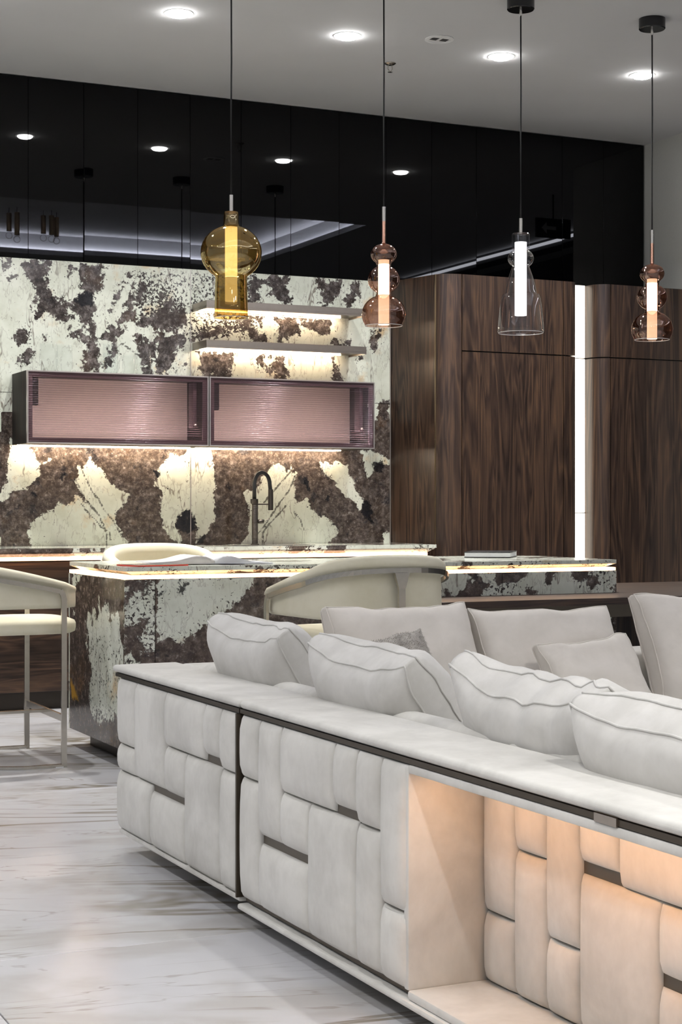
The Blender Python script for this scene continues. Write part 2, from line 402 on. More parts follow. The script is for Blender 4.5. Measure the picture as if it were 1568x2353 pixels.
# patches of the marble, metres on the slab faces
UP=[[(2.387,2.637),(2.455,2.623),(2.451,2.578),(2.425,2.546),(2.387,2.529)],[(2.512,2.634),(2.702,2.638),(2.679,2.588),(2.664,2.546),(2.679,2.524),(2.672,2.463),(2.691,2.434),(2.722,2.421),(2.768,2.416),(2.799,2.387),(2.814,2.343),(2.834,2.298),(2.799,2.282),(2.768,2.269),(2.714,2.293),(2.668,2.317),(2.652,2.29),(2.603,2.265),(2.585,2.309),(2.588,2.354),(2.622,2.401),(2.614,2.438),(2.588,2.481),(2.55,2.531),(2.519,2.582)],[(2.884,2.635),(3.026,2.636),(3.026,2.506),(2.994,2.489),(2.975,2.45),(2.967,2.389),(2.979,2.351),(2.963,2.305),(2.967,2.252),(2.916,2.249),(2.877,2.278),(2.846,2.322),(2.799,2.365),(2.846,2.405),(2.869,2.444),(2.884,2.521)],[(2.924,2.265),(2.967,2.259),(2.986,2.161),(3.002,2.116),(3.002,2.009),(2.986,1.975),(2.884,1.971),(2.9,2.044),(2.916,2.128),(2.846,2.185),(2.803,2.191),(2.807,2.229),(2.853,2.258),(2.892,2.241),(2.916,2.189),(2.939,2.19)],[(2.803,2.63),(2.838,2.624),(2.83,2.571),(2.811,2.547),(2.814,2.585)],[(2.478,2.199),(2.515,2.231),(2.561,2.255),(2.546,2.18),(2.542,2.135),(2.5,2.122),(2.481,2.162)],[(2.493,2.036),(2.531,2.067),(2.565,2.102),(2.591,2.092),(2.576,2.024),(2.55,1.985),(2.5,1.987)],[(3.177,2.592),(3.209,2.57),(3.161,2.514),(3.129,2.466),(3.113,2.419),(3.085,2.357),(3.073,2.31),(3.056,2.317),(3.065,2.378),(3.097,2.434),(3.129,2.489),(3.153,2.536)],[(3.209,2.54),(3.229,2.541),(3.225,2.471),(3.209,2.432),(3.217,2.371),(3.249,2.349),(3.233,2.287),(3.161,2.291),(3.129,2.259),(3.105,2.281),(3.153,2.352),(3.177,2.4),(3.177,2.446),(3.209,2.494)],[(3.018,2.193),(3.065,2.264),(3.081,2.28),(3.113,2.258),(3.161,2.261),(3.145,2.206),(3.105,2.182),(3.113,2.136),(3.129,2.106),(3.081,2.028),(3.002,2.002),(3.05,2.087),(3.058,2.157),(3.026,2.163)],[(3.265,2.528),(3.322,2.531),(3.29,2.467),(3.249,2.403),(3.257,2.465),(3.225,2.456)],[(3.209,2.201),(3.282,2.22),(3.314,2.167),(3.354,2.169),(3.354,1.976),(3.29,1.973),(3.257,2.08),(3.233,2.156)],[(3.354,2.246),(3.411,2.249),(3.428,2.211),(3.501,2.245),(3.559,2.24),(3.551,2.17),(3.51,2.137),(3.493,2.074),(3.477,2.011),(3.411,1.978),(3.354,1.976)],[(3.282,2.328),(3.363,2.355),(3.444,2.452),(3.477,2.423),(3.428,2.358),(3.559,2.404),(3.559,2.295),(3.469,2.244),(3.371,2.255),(3.306,2.267),(3.241,2.272)],[(3.379,2.48),(3.411,2.497),(3.42,2.451),(3.379,2.441)],[(3.501,2.02),(3.567,2.053),(3.559,2.037),(3.477,1.988)],[(2.417,2.531),(2.481,2.531),(2.47,2.512),(2.425,2.509)],[(2.645,2.173),(2.675,2.182),(2.668,2.159),(2.645,2.154)],[(4.132,2.64),(4.252,2.634),(4.262,2.519),(4.28,2.46),(4.187,2.464),(4.123,2.52),(4.113,2.588)],[(4.45,2.633),(4.631,2.635),(4.621,2.548),(4.545,2.461),(4.478,2.462),(4.478,2.548)],[(4.688,2.638),(4.776,2.635),(4.756,2.537),(4.727,2.457),(4.679,2.459),(4.655,2.506),(4.698,2.569)],[(3.985,2.606),(4.113,2.613),(4.077,2.56),(4.022,2.54),(4.049,2.465),(3.985,2.462)],[(3.903,2.339),(3.976,2.351),(4.022,2.277),(4.067,2.207),(3.994,2.208),(3.967,2.258),(3.912,2.289)],[(3.59,2.224),(3.759,2.282),(3.831,2.311),(3.894,2.288),(3.759,2.232),(3.714,2.205),(3.599,2.2)],[(4.04,2.38),(4.086,2.365),(4.067,2.296),(4.113,2.209),(4.067,2.211),(4.049,2.295)],[(4.169,2.369),(4.318,2.368),(4.327,2.274),(4.262,2.22),(4.178,2.212),(4.187,2.285)],[(4.327,2.368),(4.554,2.371),(4.554,2.275),(4.459,2.28),(4.355,2.301)],[(4.573,2.259),(4.621,2.235),(4.698,2.238),(4.688,2.203),(4.564,2.207)],[(3.643,2.118),(3.876,2.136),(3.867,2.051),(3.84,1.974),(3.679,1.969),(3.643,2.051)],[(4.012,2.09),(4.077,2.127),(4.113,2.043),(4.16,1.985),(4.113,2.001),(4.058,2.041)],[(4.132,2.112),(4.224,2.115),(4.243,2.031),(4.252,1.975),(4.169,1.973),(4.141,2.053)],[(4.573,2.112),(4.602,2.095),(4.65,1.98),(4.568,1.977)],[(4.824,2.296),(4.932,2.336),(4.902,2.247),(4.873,2.176),(4.834,2.192),(4.853,2.254)],[(4.756,2.153),(4.785,2.137),(4.766,2.11),(4.727,2.117)],[(4.896,1.843),(4.983,1.864),(4.983,1.644),(4.891,1.596)]]
SP=[[(3.193,2.631),(3.584,2.639),(3.584,2.249),(3.363,2.247),(3.241,2.326),(3.225,2.541)],[(3.564,2.639),(3.804,2.637),(4.04,2.626),(4.077,2.467),(4.04,2.244),(3.831,2.21),(3.564,2.198)]]
LO=[[(2.853,1.418),(2.892,1.381),(2.939,1.446),(2.986,1.416),(3.042,1.344),(3.073,1.291),(3.129,1.264),(3.181,1.238),(3.165,1.176),(3.105,1.107),(3.097,1.069),(3.129,1.007),(3.177,0.927),(3.177,0.892),(2.588,0.898),(2.565,0.951),(2.55,1.003),(2.584,1.048),(2.614,1.093),(2.66,1.115),(2.714,1.13),(2.745,1.183),(2.791,1.172),(2.838,1.183),(2.842,1.229),(2.869,1.206),(2.924,1.168),(2.916,1.199),(2.877,1.244),(2.842,1.327),(2.865,1.342)],[(2.455,1.555),(2.538,1.556),(2.63,1.416),(2.706,1.447),(2.637,1.401),(2.622,1.34),(2.576,1.31),(2.561,1.269),(2.493,1.242),(2.47,1.257),(2.417,1.183),(2.387,1.175),(2.387,1.249),(2.432,1.309),(2.432,1.383)],[(3.395,1.417),(3.452,1.472),(3.572,1.473),(3.572,1.138),(3.51,1.106),(3.493,1.029),(3.518,0.982),(3.526,0.904),(3.51,0.935),(3.444,0.967),(3.403,1.029),(3.395,1.107),(3.383,1.153),(3.395,1.207),(3.403,1.238),(3.383,1.269),(3.346,1.277),(3.354,1.316),(3.387,1.316),(3.363,1.37)],[(3.566,1.525),(3.726,1.527),(3.744,1.41),(3.753,1.309),(3.744,1.2),(3.753,1.083),(3.721,1.041),(3.708,0.991),(3.655,0.958),(3.628,0.925),(3.637,1.025),(3.619,1.092),(3.566,1.15)],[(3.951,1.243),(4.033,1.269),(4.107,1.371),(4.153,1.431),(4.19,1.445),(4.236,1.381),(4.278,1.411),(4.274,1.364),(4.311,1.373),(4.292,1.27),(4.302,1.193),(4.339,1.176),(4.395,1.219),(4.414,1.142),(4.481,1.107),(4.557,1.064),(4.605,0.994),(4.547,0.917),(4.538,0.891),(3.924,0.897),(3.978,0.981),(3.988,1.142),(3.96,1.192)],[(4.471,1.452),(4.557,1.427),(4.595,1.454),(4.672,1.42),(4.71,1.325),(4.739,1.255),(4.788,1.22),(4.778,1.142),(4.72,1.185),(4.653,1.229),(4.605,1.289),(4.566,1.341),(4.49,1.392)],[(4.759,1.526),(4.866,1.519),(4.994,1.459),(4.964,1.423),(4.885,1.449),(4.856,1.369),(4.827,1.352),(4.798,1.404),(4.788,1.482)],[(4.934,0.983),(4.994,0.992),(4.994,0.895),(4.944,0.913)]]
BK=[[(4.788,1.203),(4.856,1.177),(4.856,1.054),(4.807,1.08),(4.768,1.124)],[(4.363,1.348),(4.386,1.34),(4.41,1.254),(4.391,1.254)],[(3.566,1.142),(3.628,1.075),(3.637,1.008),(3.566,0.975)],[(3.637,0.958),(3.681,0.975),(3.681,0.924),(3.637,0.925)],[(4.846,1.448),(4.944,1.467),(4.925,1.388),(4.876,1.387)],[(4.509,1.219),(4.547,1.228),(4.538,1.185),(4.509,1.194)],[(3.51,1.106),(3.572,1.138),(3.572,0.982),(3.501,1.029)],[(2.569,1.258),(2.599,1.243),(2.603,1.213),(2.584,1.22)],[(2.756,1.357),(2.776,1.364),(2.768,1.311),(2.752,1.311)],[(3.354,1.37),(3.391,1.362),(3.387,1.331),(3.363,1.331)],[(2.846,2.405),(2.908,2.477),(2.971,2.45),(2.963,2.381),(2.892,2.377)]]
FR=[[(2.401,0.855),(2.865,0.841),(2.851,0.79),(2.789,0.733),(2.721,0.684),(2.673,0.66),(2.606,0.611),(2.552,0.581),(2.512,0.545),(2.453,0.566),(2.401,0.564)]]
FRB=[[(2.479,0.81),(2.539,0.815),(2.525,0.758),(2.499,0.778)],[(2.401,0.767),(2.446,0.795),(2.433,0.767),(2.406,0.758)]]
EN=[[(7.596,0.612),(7.493,0.642),(7.462,0.679),(7.412,0.658),(7.353,0.703),(7.236,0.714),(7.236,0.657),(7.104,0.665),(7.03,0.579),(6.985,0.527),(6.985,0.449),(6.985,0.215),(7.236,0.197),(7.372,0.17),(7.493,0.18),(7.534,0.246),(7.554,0.304),(7.473,0.371),(7.554,0.423),(7.554,0.513)],[(7.854,0.837),(7.659,0.837),(7.745,0.773),(7.81,0.648),(7.854,0.633)]]
OCH=[[(7.854,0.324),(7.788,0.3),(7.745,0.261),(7.702,0.229),(7.832,0.221)]]
CK=[[(2.846,1.327),(2.892,1.236),(2.924,1.183),(2.994,1.107),(3.026,1.039),(3.046,0.985),(3.043,0.916)],[(2.888,1.381),(2.916,1.32),(2.955,1.244),(2.994,1.199),(3.026,1.138),(3.081,1.077),(3.129,1.0)],[(2.861,1.206),(2.916,1.13),(2.971,1.077),(3.01,1.031),(3.065,1.0),(3.069,0.954)],[(4.311,1.365),(4.255,1.253),(4.199,1.184),(4.144,1.108),(4.088,1.031),(4.033,0.972)],[(4.274,1.381),(4.199,1.304),(4.144,1.244),(4.088,1.184)],[(4.236,1.159),(4.19,1.108),(4.107,1.031),(4.079,0.989),(4.077,0.921)],[(4.292,1.125),(4.339,1.073),(4.367,1.004)],[(3.05,2.087),(3.145,2.16),(3.241,2.087)],[(3.177,2.139),(3.265,2.081)]]
# ------------------------------------------------------------------ the room
ZC = 3.735; YB = 9.85
flo = ob('floor', box(-7.0, 12.0, -5.0, YB, -.12, -.012), M['grout']); tag(flo, 'white veined marble floor of large polished tiles', kind='structure')
tile_me = box(-1.1985, 1.1985, -.5985, .5985, -.012, 0, .0012, 1); tile_me.materials.append(M['floor'])
for i in range(-3, 5):
    for j in range(-8, 5):
        x = .91-1.2+2.4*i+2.4; y = 4.185+.6+1.2*j
        if x > 9 or y > 9.6 or x < -6: continue
        t = ob('floor_tile', tile_me, None, flo); t.location = (x, y, 0)
ceil_bm = bmesh.new()
CX0, CX1, CY0, CY1 = -3.0, 6.72, 3.05, 5.95
for a in ((-7, 12, CY1, YB), (-7, 12, -5, CY0), (-7, CX0, CY0, CY1), (CX1, 12, CY0, CY1)): add_box(ceil_bm, a[0], a[1], a[2], a[3], ZC, ZC+.05)
tr_bm = bmesh.new(); add_box(tr_bm, CX0-.3, CX1+.3, CY0-.3, CY1+.3, ZC+.22, ZC+.26)
for a in ((CX0-.3, CX1+.3, CY1+.1, CY1+.12), (CX0-.3, CX1+.3, CY0-.12, CY0-.1), (CX0-.12, CX0-.1, CY0-.3, CY1+.3), (CX1+.1, CX1+.12, CY0-.3, CY1+.3)):
    add_box(tr_bm, a[0], a[1], a[2], a[3], ZC+.05, ZC+.22)
cl = ob('ceiling', from_bm(ceil_bm), M['ceiling']); tag(cl, 'grey painted ceiling with a recessed cove', kind='structure')
ob('cove_tray', from_bm(tr_bm), M['tray'], cl)
cove = empty('cove_light', ((CX0+CX1)/2, (CY0+CY1)/2, ZC+.05), 0, 'bluish white strip light running around the ceiling cove, mirrored in the black glass', 'cove light')
for a in ((CX0, CX1, CY1+.062, CY1+.098), (CX0, CX1, CY0-.098, CY0-.062), (CX0-.098, CX0-.062, CY0, CY1), (CX1+.062, CX1+.098, CY0, CY1)):
    ob('led_strip', box(a[0], a[1], a[2], a[3], ZC+.051, ZC+.056), M['led_cove'], cove)
wb = ob('wall_back', box(-1.0, 7.05, YB, YB+.15, 0, ZC), M['black']); tag(wb, 'back wall with black glass panels above marble slabs', kind='structure')
wr = ob('wall_right', box(7.03, 7.25, 8.9, YB, 0, ZC), M['wall']); tag(wr, 'grey papered return wall at the right', kind='structure')
wf = ob('wall_far', box(9.0, 9.15, 1.0, 12, 0, ZC-.1), M['stone']); tag(wf, 'dark stone wall across the showroom', kind='structure')
random.seed(4)
for k in range(-7, 13):
    x0 = 2.558+.343*k
    p = ob('glass_panel', box(-.1705, .1705, -.008, .008, 0, 1.085, .0008, 1), M['glassblack'], wb)
    p.location = (x0+.1715, YB-.012, 2.645)
    p.rotation_euler = (R(random.uniform(-.08, .08)), 0, R(random.uniform(-.10, .10)))
# marble backsplash slabs, fields traced as patches on the slab
UPp, SPp, LOp, BKp = prep(UP), prep(SP), prep(LO), prep(BK)
def f_wall(x, y, z):
    if x < 2.40:
        q = noise.fractal(Vector((x*3, 0, z*3)), .8, 2, 4)*.12
        return (q-.02 if z > 1.6 else q+.04, -.03, -1, -1)
    zm = 1.72
    if z > zm: F = sd_any(x, z, UPp); F = max(F, -.12)
    else: F = -sd_any(x, z, LOp); F = min(F, .14)
    return (F, max(sd_any(x, z, SPp), -.1), max(sd_any(x, z, BKp), -.2), -1, line_d(x, z, CK))
for (x0, x1) in ((.3, 1.796), (1.8, 3.588), (3.592, 4.985)):
    for (z0, z1) in ((.90, 1.835), (1.838, 2.64)):
        cs_ = .04 if x1 < 2 else .010 if z0 < 1.5 else .015; nx = int((x1-x0)/cs_); nz = int((z1-z0)/cs_)
        me = fields(slab_grid((x0, 9.83, z0), (x1-x0, 0, 0), (0, 0, z1-z0), nx, nz, .018), f_wall)
        ob('marble_slab', me, M['marble_up' if z0 > 1.5 else 'marble'], wb)
ob('seam_strip', box(3.5878, 3.5922, 9.8285, 9.845, .92, 2.64), M['alu'], wb)
ob('edge_trim', box(4.985, 4.992, 9.824, 9.845, .9, 2.64), M['alu'], wb)
# ------------------------------------------------------------------ ceiling fittings
def downlight(x, y, label, grp='downlights in a row along the ceiling'):
    r = empty('downlight', (x, y, ZC), 0, label, 'downlight', grp)
    ob('trim_ring', lathe([(.058, -.0005), (.074, -.0005), (.076, -.002), (.060, -.003), (.058, -.0005)], seg=28), M['white'], r, False)
    ob('diffuser', lathe([(.0001, -.020), (.03, -.019), (.048, -.015), (.057, -.008), (.058, -.001)], seg=28), M['led_down'], r, False)
    l = bpy.data.lights.new('downlight_beam', 'AREA'); l.shape = 'DISK'; l.size = .11; l.energy = 30; l.color = (1, .985, .96); l.spread = R(125)
    lo = bpy.data.objects.new('downlight_beam', l); COL.objects.link(lo); lo.parent = r; lo.location = (0, 0, -.024)
    return r
names = ['round recessed downlight at the upper left corner of the ceiling', 'bright round downlight left of the amber pendant cord', 'bright round downlight just left of the copper pendant cord',
         'bright round downlight between the ceiling speaker and the clear pendant cord', 'bright round downlight touching the rightmost pendant cord']
for k in range(5): downlight(1.97+.977*k, 8.25, names[k])
for x in (-1.5, .5, 2.5, 4.5, 6.5):
    for y in (1.6, -1.2): downlight(x, y, 'added unseen ceiling downlight behind the camera', 'added unseen downlights behind the camera')  # unseen rows, added to light the room from behind the camera
for y in (4.2, 6.2, 8.0): downlight(-1.2, y, 'added unseen ceiling downlight left of the frame', 'added unseen downlights left of the frame')  # also unseen, added for more light from the left
sp = empty('ceiling_speaker', (4.41, 8.09, ZC), 0, 'round white ceiling speaker with slotted grille', 'speaker')
ob('rim', lathe([(.06, -.001), (.08, -.001), (.081, -.005), (.062, -.007), (.06, -.001)], seg=32), M['white'], sp, False)
ob('grille', lathe([(.061, -.003), (.0001, -.003)], seg=32), M['white'], sp, False)
for s in (-1, 1):
    for k in range(6): ob('slot', box(s*.03+(k-2.5)*.007-.002, s*.03+(k-2.5)*.007+.002, -.022, .022, -.0045, -.003), M['black'], sp, False)
sk = empty('fire_sprinkler', (4.39, 8.65, ZC), 0, 'small chrome fire sprinkler behind the copper pendant cord', 'sprinkler')
ob('escutcheon', lathe([(.0001, 0), (.034, 0), (.034, -.004), (.02, -.012), (.0001, -.012)], seg=24), M['steel'], sk, False)
ob('frame_arm', bar([(-.012,0,-.01), (-.014,0,-.035), (0,0,-.05), (.014,0,-.035), (.012,0,-.01)], .004, .004, Vector((0,1,0))), M['steel'], sk, False)
ob('deflector', lathe([(.0001, -.05), (.014, -.05), (.014, -.053), (.0001, -.053)], seg=16), M['steel'], sk, False)
# things the black glass mirrors: brass cylinder lamps in the cove, linear light, exit sign
for k, (x, y, l_) in enumerate([(3.80, 4.30, .17), (3.86, 4.36, .21), (4.16, 4.30, .17), (4.23, 4.33, .18), (4.30, 4.25, .18)]):
    r = empty('brass_spotlight', (x, y, ZC+.22), 0, ['leftmost brass cylinder spotlight mirrored in the black glass', 'second brass cylinder spotlight from the left mirrored in the black glass', 'left brass cylinder of the group of three mirrored in the glass', 'middle brass cylinder of the group of three mirrored in the glass', 'right brass cylinder of the group of three mirrored in the glass'][k], 'spotlight', 'brass cylinder spotlights in the cove')
    ob('stem', lathe([(.003, 0), (.003, -.06)], seg=8), M['cord'], r, False)
    ob('cylinder', lathe([(.0001, -.05), (.024, -.05), (.024, -.05-l_), (.0001, -.05-l_)], seg=20), M['brass'], r, False)
    ob('ring', tube([(.03*math.cos(2*PI*q/20), 0, -.09-l_+.03*math.sin(2*PI*q/20)) for q in range(20)], .0022, 6, True, Vector((0,1,0))), M['brass'], r, False)
ll = empty('linear_light', (8.7, 5.2, ZC), 0, 'white linear ceiling light, mirrored at the right of the black glass', 'ceiling light')
ob('housing', box(8.62, 8.82, 3.0, 7.6, ZC-.09, ZC-.004), M['stone'], ll); ob('led_strip', box(8.60, 8.62, 3.0, 7.6, ZC-.055, ZC-.03), M['led_linear'], ll)
ex = empty('exit_sign', (7.45, 7.95, ZC), 0, 'dark hanging exit sign with a white arrow, mirrored in the black glass', 'sign')
ob('hanger', box(-.005, .005, -.005, .005, -.2, 0), M['black'], ex, False)
ob('sign_box', box(-.17, .17, -.012, .012, -.36, -.2, .004), M['black'], ex, False)
ob('arrow', mesh([(x, .0135, z) for x, z in ((-.12,-.28), (-.07,-.33), (-.07,-.295), (.02,-.295), (.02,-.265), (-.07,-.265), (-.07,-.23))], [(0,1,2,5,6), (2,3,4,5)]), M['white'], ex, False)
# ------------------------------------------------------------------ tall wooden units
def arc(p0, pc, p1, n=8):
    """quadratic curve with control point pc"""
    return [((1-t)**2*p0[0]+2*t*(1-t)*pc[0]+t*t*p1[0], (1-t)**2*p0[1]+2*t*(1-t)*pc[1]+t*t*p1[1]) for t in [k/n for k in range(n+1)]]
def panel(path, z0, z1, th=.02):
    """vertical panel along a plan path; thickness to the left of travel (away from camera)"""
    vs = [Vector((*p, 0)) for p in path]; inner = []
    for i, p in enumerate(vs):
        t = (vs[min(i+1, len(vs)-1)]-vs[max(i-1, 0)]).normalized(); inner.append((p.x-t.y*th, p.y+t.x*th))
    me = prism(list(path)+inner[::-1], z0, z1)
    for q in me.polygons: q.use_smooth = True
    me.set_sharp_from_angle(angle=R(30)); return me
ZT, ZS = 2.645, 2.154
c1 = empty('tall_cabinet', (5.5, 9.6, 0), 0, 'dark rosewood tall cabinet with a rounded corner beside the marble wall', 'cabinet')
ob('carcass', prism([(5.02,9.82), (5.13,9.46), (5.26,9.36), (6.02,9.36), (6.10,9.42), (6.10,9.82)], .08, ZT-.01), M['black'], c1)
ob('side_panel', panel([(4.995,9.826), (5.10,9.415)], 0, ZT), M['wood'], c1)
ob('corner_panel', panel(arc((5.102,9.41), (5.13,9.335), (5.248,9.33), 10), 0, ZT), M['wood'], c1)
ob('edge_bead', box(5.0985, 5.1035, 9.405, 9.415, .9, ZT), M['brass'], c1)
ob('lower_door', panel([(5.254,9.33), (6.016,9.33)], .1, ZS-.004), M['wood'], c1)
ob('upper_door', panel([(5.254,9.33), (6.016,9.33)], ZS+.004, ZT), M['wood'], c1)
for z0, z1 in ((.1, ZS-.004), (ZS+.004, ZT)):
    ob('edge_panel', panel([(6.022,9.33), (6.085,9.331)]+arc((6.085,9.331), (6.136,9.335), (6.138,9.40), 8)[1:]+[(6.14,9.50)], z0, z1, .018), M['wood'], c1)
c2 = empty('tall_cabinet', (6.7, 9.6, 0), 0, 'dark rosewood tall cabinet right of the vertical light column', 'cabinet')
ob('carcass', prism([(6.31,9.82), (6.31,9.45), (6.40,9.36), (7.0,9.36), (7.0,9.82)], .08, ZT-.01), M['black'], c2)
for z0, z1 in ((.1, ZS-.004), (ZS+.004, ZT)):
    ob('corner_panel', panel([(6.284,9.50)]+arc((6.284,9.46), (6.295,9.335), (6.388,9.33), 12), z0, z1, .018), M['wood'], c2)
    ob('door', panel([(6.394,9.33), (7.02,9.33)], z0, z1), M['wood'], c2)
lc = empty('light_column', (6.15, 9.45, 0), 0, 'glowing white vertical light column between the tall cabinets', 'light')
ob('backing', box(6.142, 6.282, 9.484, 9.50, .1, ZT), M['black'], lc)
for z0, z1 in ((.1, 1.112), (1.118, 2.150), (2.158, ZT)): ob('diffuser', box(6.144, 6.276, 9.462, 9.482, z0, z1, .003), M['led_column'], lc)
# ------------------------------------------------------------------ back counter
def counter(x0, x1, y0, y1, zt, ze, zb, ins, sides=(1,1,1,1), cell=.03):
    """worktop with an undercut edge; sides: -x, +x, -y, +y bevelled"""
    nx, ny = max(2, int((x1-x0)/cell)), max(2, int((y1-y0)/cell))
    P = lambda i, j: (x0+(x1-x0)*i/nx, y0+(y1-y0)*j/ny)
    vs = [(*P(i, j), zt) for j in range(ny+1) for i in range(nx+1)]
    fs = [(j*(nx+1)+i, j*(nx+1)+i+1, (j+1)*(nx+1)+i+1, (j+1)*(nx+1)+i) for j in range(ny) for i in range(nx)]
    ring = [(i, 0) for i in range(nx)]+[(nx, j) for j in range(ny)]+[(i, ny) for i in range(nx, 0, -1)]+[(0, j) for j in range(ny, 0, -1)]
    idx = [j*(nx+1)+i for i, j in ring]; n = len(ring)
    b1 = len(vs); vs += [(*P(i, j), ze) for i, j in ring]
    b2 = len(vs)
    X0, X1, Y0, Y1 = x0+ins*sides[0], x1-ins*sides[1], y0+ins*sides[2], y1-ins*sides[3]
    for i, j in ring:
        x, y = P(i, j); vs.append((min(max(x, X0), X1), min(max(y, Y0), Y1), zb))
    for k in range(n):
        q = (k+1) % n
        fs.append((idx[k], b1+k, b1+q, idx[q])); fs.append((b1+k, b2+k, b2+q, b1+q))
    fs.append(tuple(b2+k for k in range(n))[::-1])
    return mesh(vs, fs)
bc = empty('marble_worktop', (3.2, 9.5, .9), 0, 'brown and cream marble worktop with a lit front edge under the backsplash', 'worktop')
ob('slab', fields(counter(1.29, 4.995, 9.20, 9.828, .918, .897, .872, .04, (0,1,1,0)), noisefield(-.03, 3)), M['marble'], bc)
ob('led_strip', box(1.29, 4.95, 9.235, 9.25, .850, .869), M['led_edge'], bc)
ob('groove', box(1.29, 4.95, 9.26, 9.8, .847, .871), M['alu'], bc)
sinkm = empty('sink', (3.95, 9.52, .918), 0, 'steel sink rim set flush in the back worktop beside the faucet', 'sink')
ob('rim', bar([(3.68,9.34,.9185), (4.22,9.34,.9185), (4.22,9.50,.9185), (3.68,9.50,.9185)], .012, .004, closed=True), M['steel'], sinkm)
ob('basin', box(3.69, 4.21, 9.35, 9.49, .9182, .919), M['gun'], sinkm)
for k in range(4):
    x0, x1 = 1.29+.91*k, 1.29+.91*(k+1)
    r = empty('base_cabinet', ((x0+x1)/2, 9.5, 0), 0, ['rosewood base cabinet at the left end of the back counter, outside the frame', 'rosewood base cabinet with horizontal grain behind the left bar stool', 'rosewood base cabinet under the sink, hidden behind the island', 'rosewood base cabinet next to the tall cabinet, hidden behind the island'][k], 'cabinet', 'base cabinets under the back counter')
    ob('carcass', box(x0, x1, 9.30, 9.82, .10, .846), M['black'], r)
    for z0, z1 in ((.105, .465), (.475, .66), (.67, .842)): ob('drawer_front', box(x0+.002, x1-.002, 9.272, 9.296, z0, z1, .0015, 1), M['wood_h'], r)
    ob('kick_plate', box(x0, x1, 9.34, 9.36, .001, .1), M['kick'], r)
# faucet
fa = empty('kitchen_faucet', (3.93, 9.60, .918), 0, 'gunmetal kitchen faucet with a black arched hose on the back counter', 'faucet')
ob('body', lathe([(.0001,0), (.026,0), (.026,.006), (.019,.008), (.019,.26), (.017,.262), (.0001,.262)], seg=24), M['gun'], fa, False)
for k in range(22): ob('knurl_ring', lathe([(.0185, .03+k*.010), (.0198, .033+k*.010), (.0185, .036+k*.010)], seg=20), M['gun'], fa, False)
hp = [(-.004,0,.262), (-.004,0,.36)]+[(.048-.052*math.cos(PI*q/12), 0, .375+.075*math.sin(PI*q/12)) for q in range(13)]+[(.104,0,.34)]
ob('hose', tube(hp, .0125, 12, False, Vector((0,1,0))), M['hose'], fa, False)
ob('spray_head', lathe([(.0001,.345), (.016,.345), (.0165,.25), (.016,.215), (.0001,.215)], .106, 0, 20), M['gun'], fa, False)
ob('holder_arm', bar([(-.02,0,.252), (.095,0,.252)], .008, .008), M['gun'], fa, False)
ob('holder_ring', lathe([(.022,.20+.055), (.024,.26), (.024,.285), (.021,.285)], -.004, 0, 20), M['gun'], fa, False)
lv = ob('lever', tube([(.015,0,.145), (.055,-.01,.145)], .013, 12, False), M['gun'], fa, False)
ob('lever_pin', tube([(.05,-.01,.147), (.09,-.02,.16)], .0035, 8), M['steel'], lv, False)
# ------------------------------------------------------------------ wall cabinets with fluted glass
def wall_cabinet(x0, x1, label):
    y0, y1, z0, z1 = 9.48, 9.828, 1.522, 1.944
    r = empty('wall_cabinet', ((x0+x1)/2, 9.65, z0), 0, label, 'cabinet', 'fluted glass wall cabinets')
    b = bmesh.new()
    for a in ((x0, x0+.018, y0+.022, y1, z0, z1), (x1-.018, x1, y0+.022, y1, z0, z1), (x0+.018, x1-.018, y0+.022, y1, z1-.018, z1), (x0+.018, x1-.018, y0+.022, y1, z0, z0+.018)): add_box(b, *a)
    ob('carcass', from_bm(b), M['wood_dark'], r)
    ob('back_panel', box(x0+.018, x1-.018, y1-.02, y1-.005, z0+.018, z1-.018), M['cab_back'], r)
    fr = bmesh.new(); e = .007
    for a in ((x0, x0+e, z0, z1), (x1-e, x1, z0, z1), (x0+e, x1-e, z1-e, z1), (x0+e, x1-e, z0, z0+e)): add_box(fr, a[0], a[1], y0-.003, y0+.021, a[2], a[3])
    d = ob('door_frame', from_bm(fr), M['alu'], r)
    ii = .034; st = bmesh.new()
    for a in ((x0+e, x0+ii, z0+e, z1-e), (x1-ii, x1-e, z0+e, z1-e), (x0+ii, x1-ii, z1-ii, z1-e), (x0+ii, x1-ii, z0+e, z0+ii)): add_box(st, a[0], a[1], y0+.008, y0+.020, a[2], a[3])
    ob('inner_stile', from_bm(st), M['stile'], r)
    nr = 31; zz0, zz1 = z0+e, z1-e; pitch = (zz1-zz0)/nr; vs, fs = [], []; prof = []
    for k in range(nr):
        for q in range(6):
            a = PI*q/6; prof.append((y0+.003-.0042*math.sin(a), zz0+pitch*(k+.5-.5*math.cos(a))))
    prof.append((y0+.003, zz1))
    for y, z in prof: vs += [(x0+e, y, z), (x1-e, y, z)]
    fs = [(2*k, 2*k+1, 2*k+3, 2*k+2) for k in range(len(prof)-1)]
    gm = mesh(vs, fs, True); gm.set_sharp_from_angle(angle=R(70)); ob('fluted_glass', gm, M['fluted'], r)
    ob('hinge_block', prism([(x0+.035, 9.512), (x0+.075, 9.512), (x0+.075, 9.57), (x0+.035, 9.57)], z1-.20, z1-.036, .006), M['black'], r)
    ob('lift_arm', box(x1-.085, x1-.06, 9.52, 9.60, z0+.11, z1-.036, .004), M['stile'], r)
    ob('knob', lathe([(.0001,.0), (.008,.002), (.010,.008), (.007,.014), (.0001,.016)], x1-.072, 9.515, 16), M['alu'], r).location = (0, 0, z0+.12)
    ob('interior_light', box(x0+.03, x1-.03, 9.512, 9.522, z0+.019, z0+.029), M['led_inside'], r)
    ob('led_strip', box(x0+.02, x1-.10 if x1 > 4 else x1-.01, 9.77, 9.785, z0-.006, z0), M['led_warm'], r)
    return r
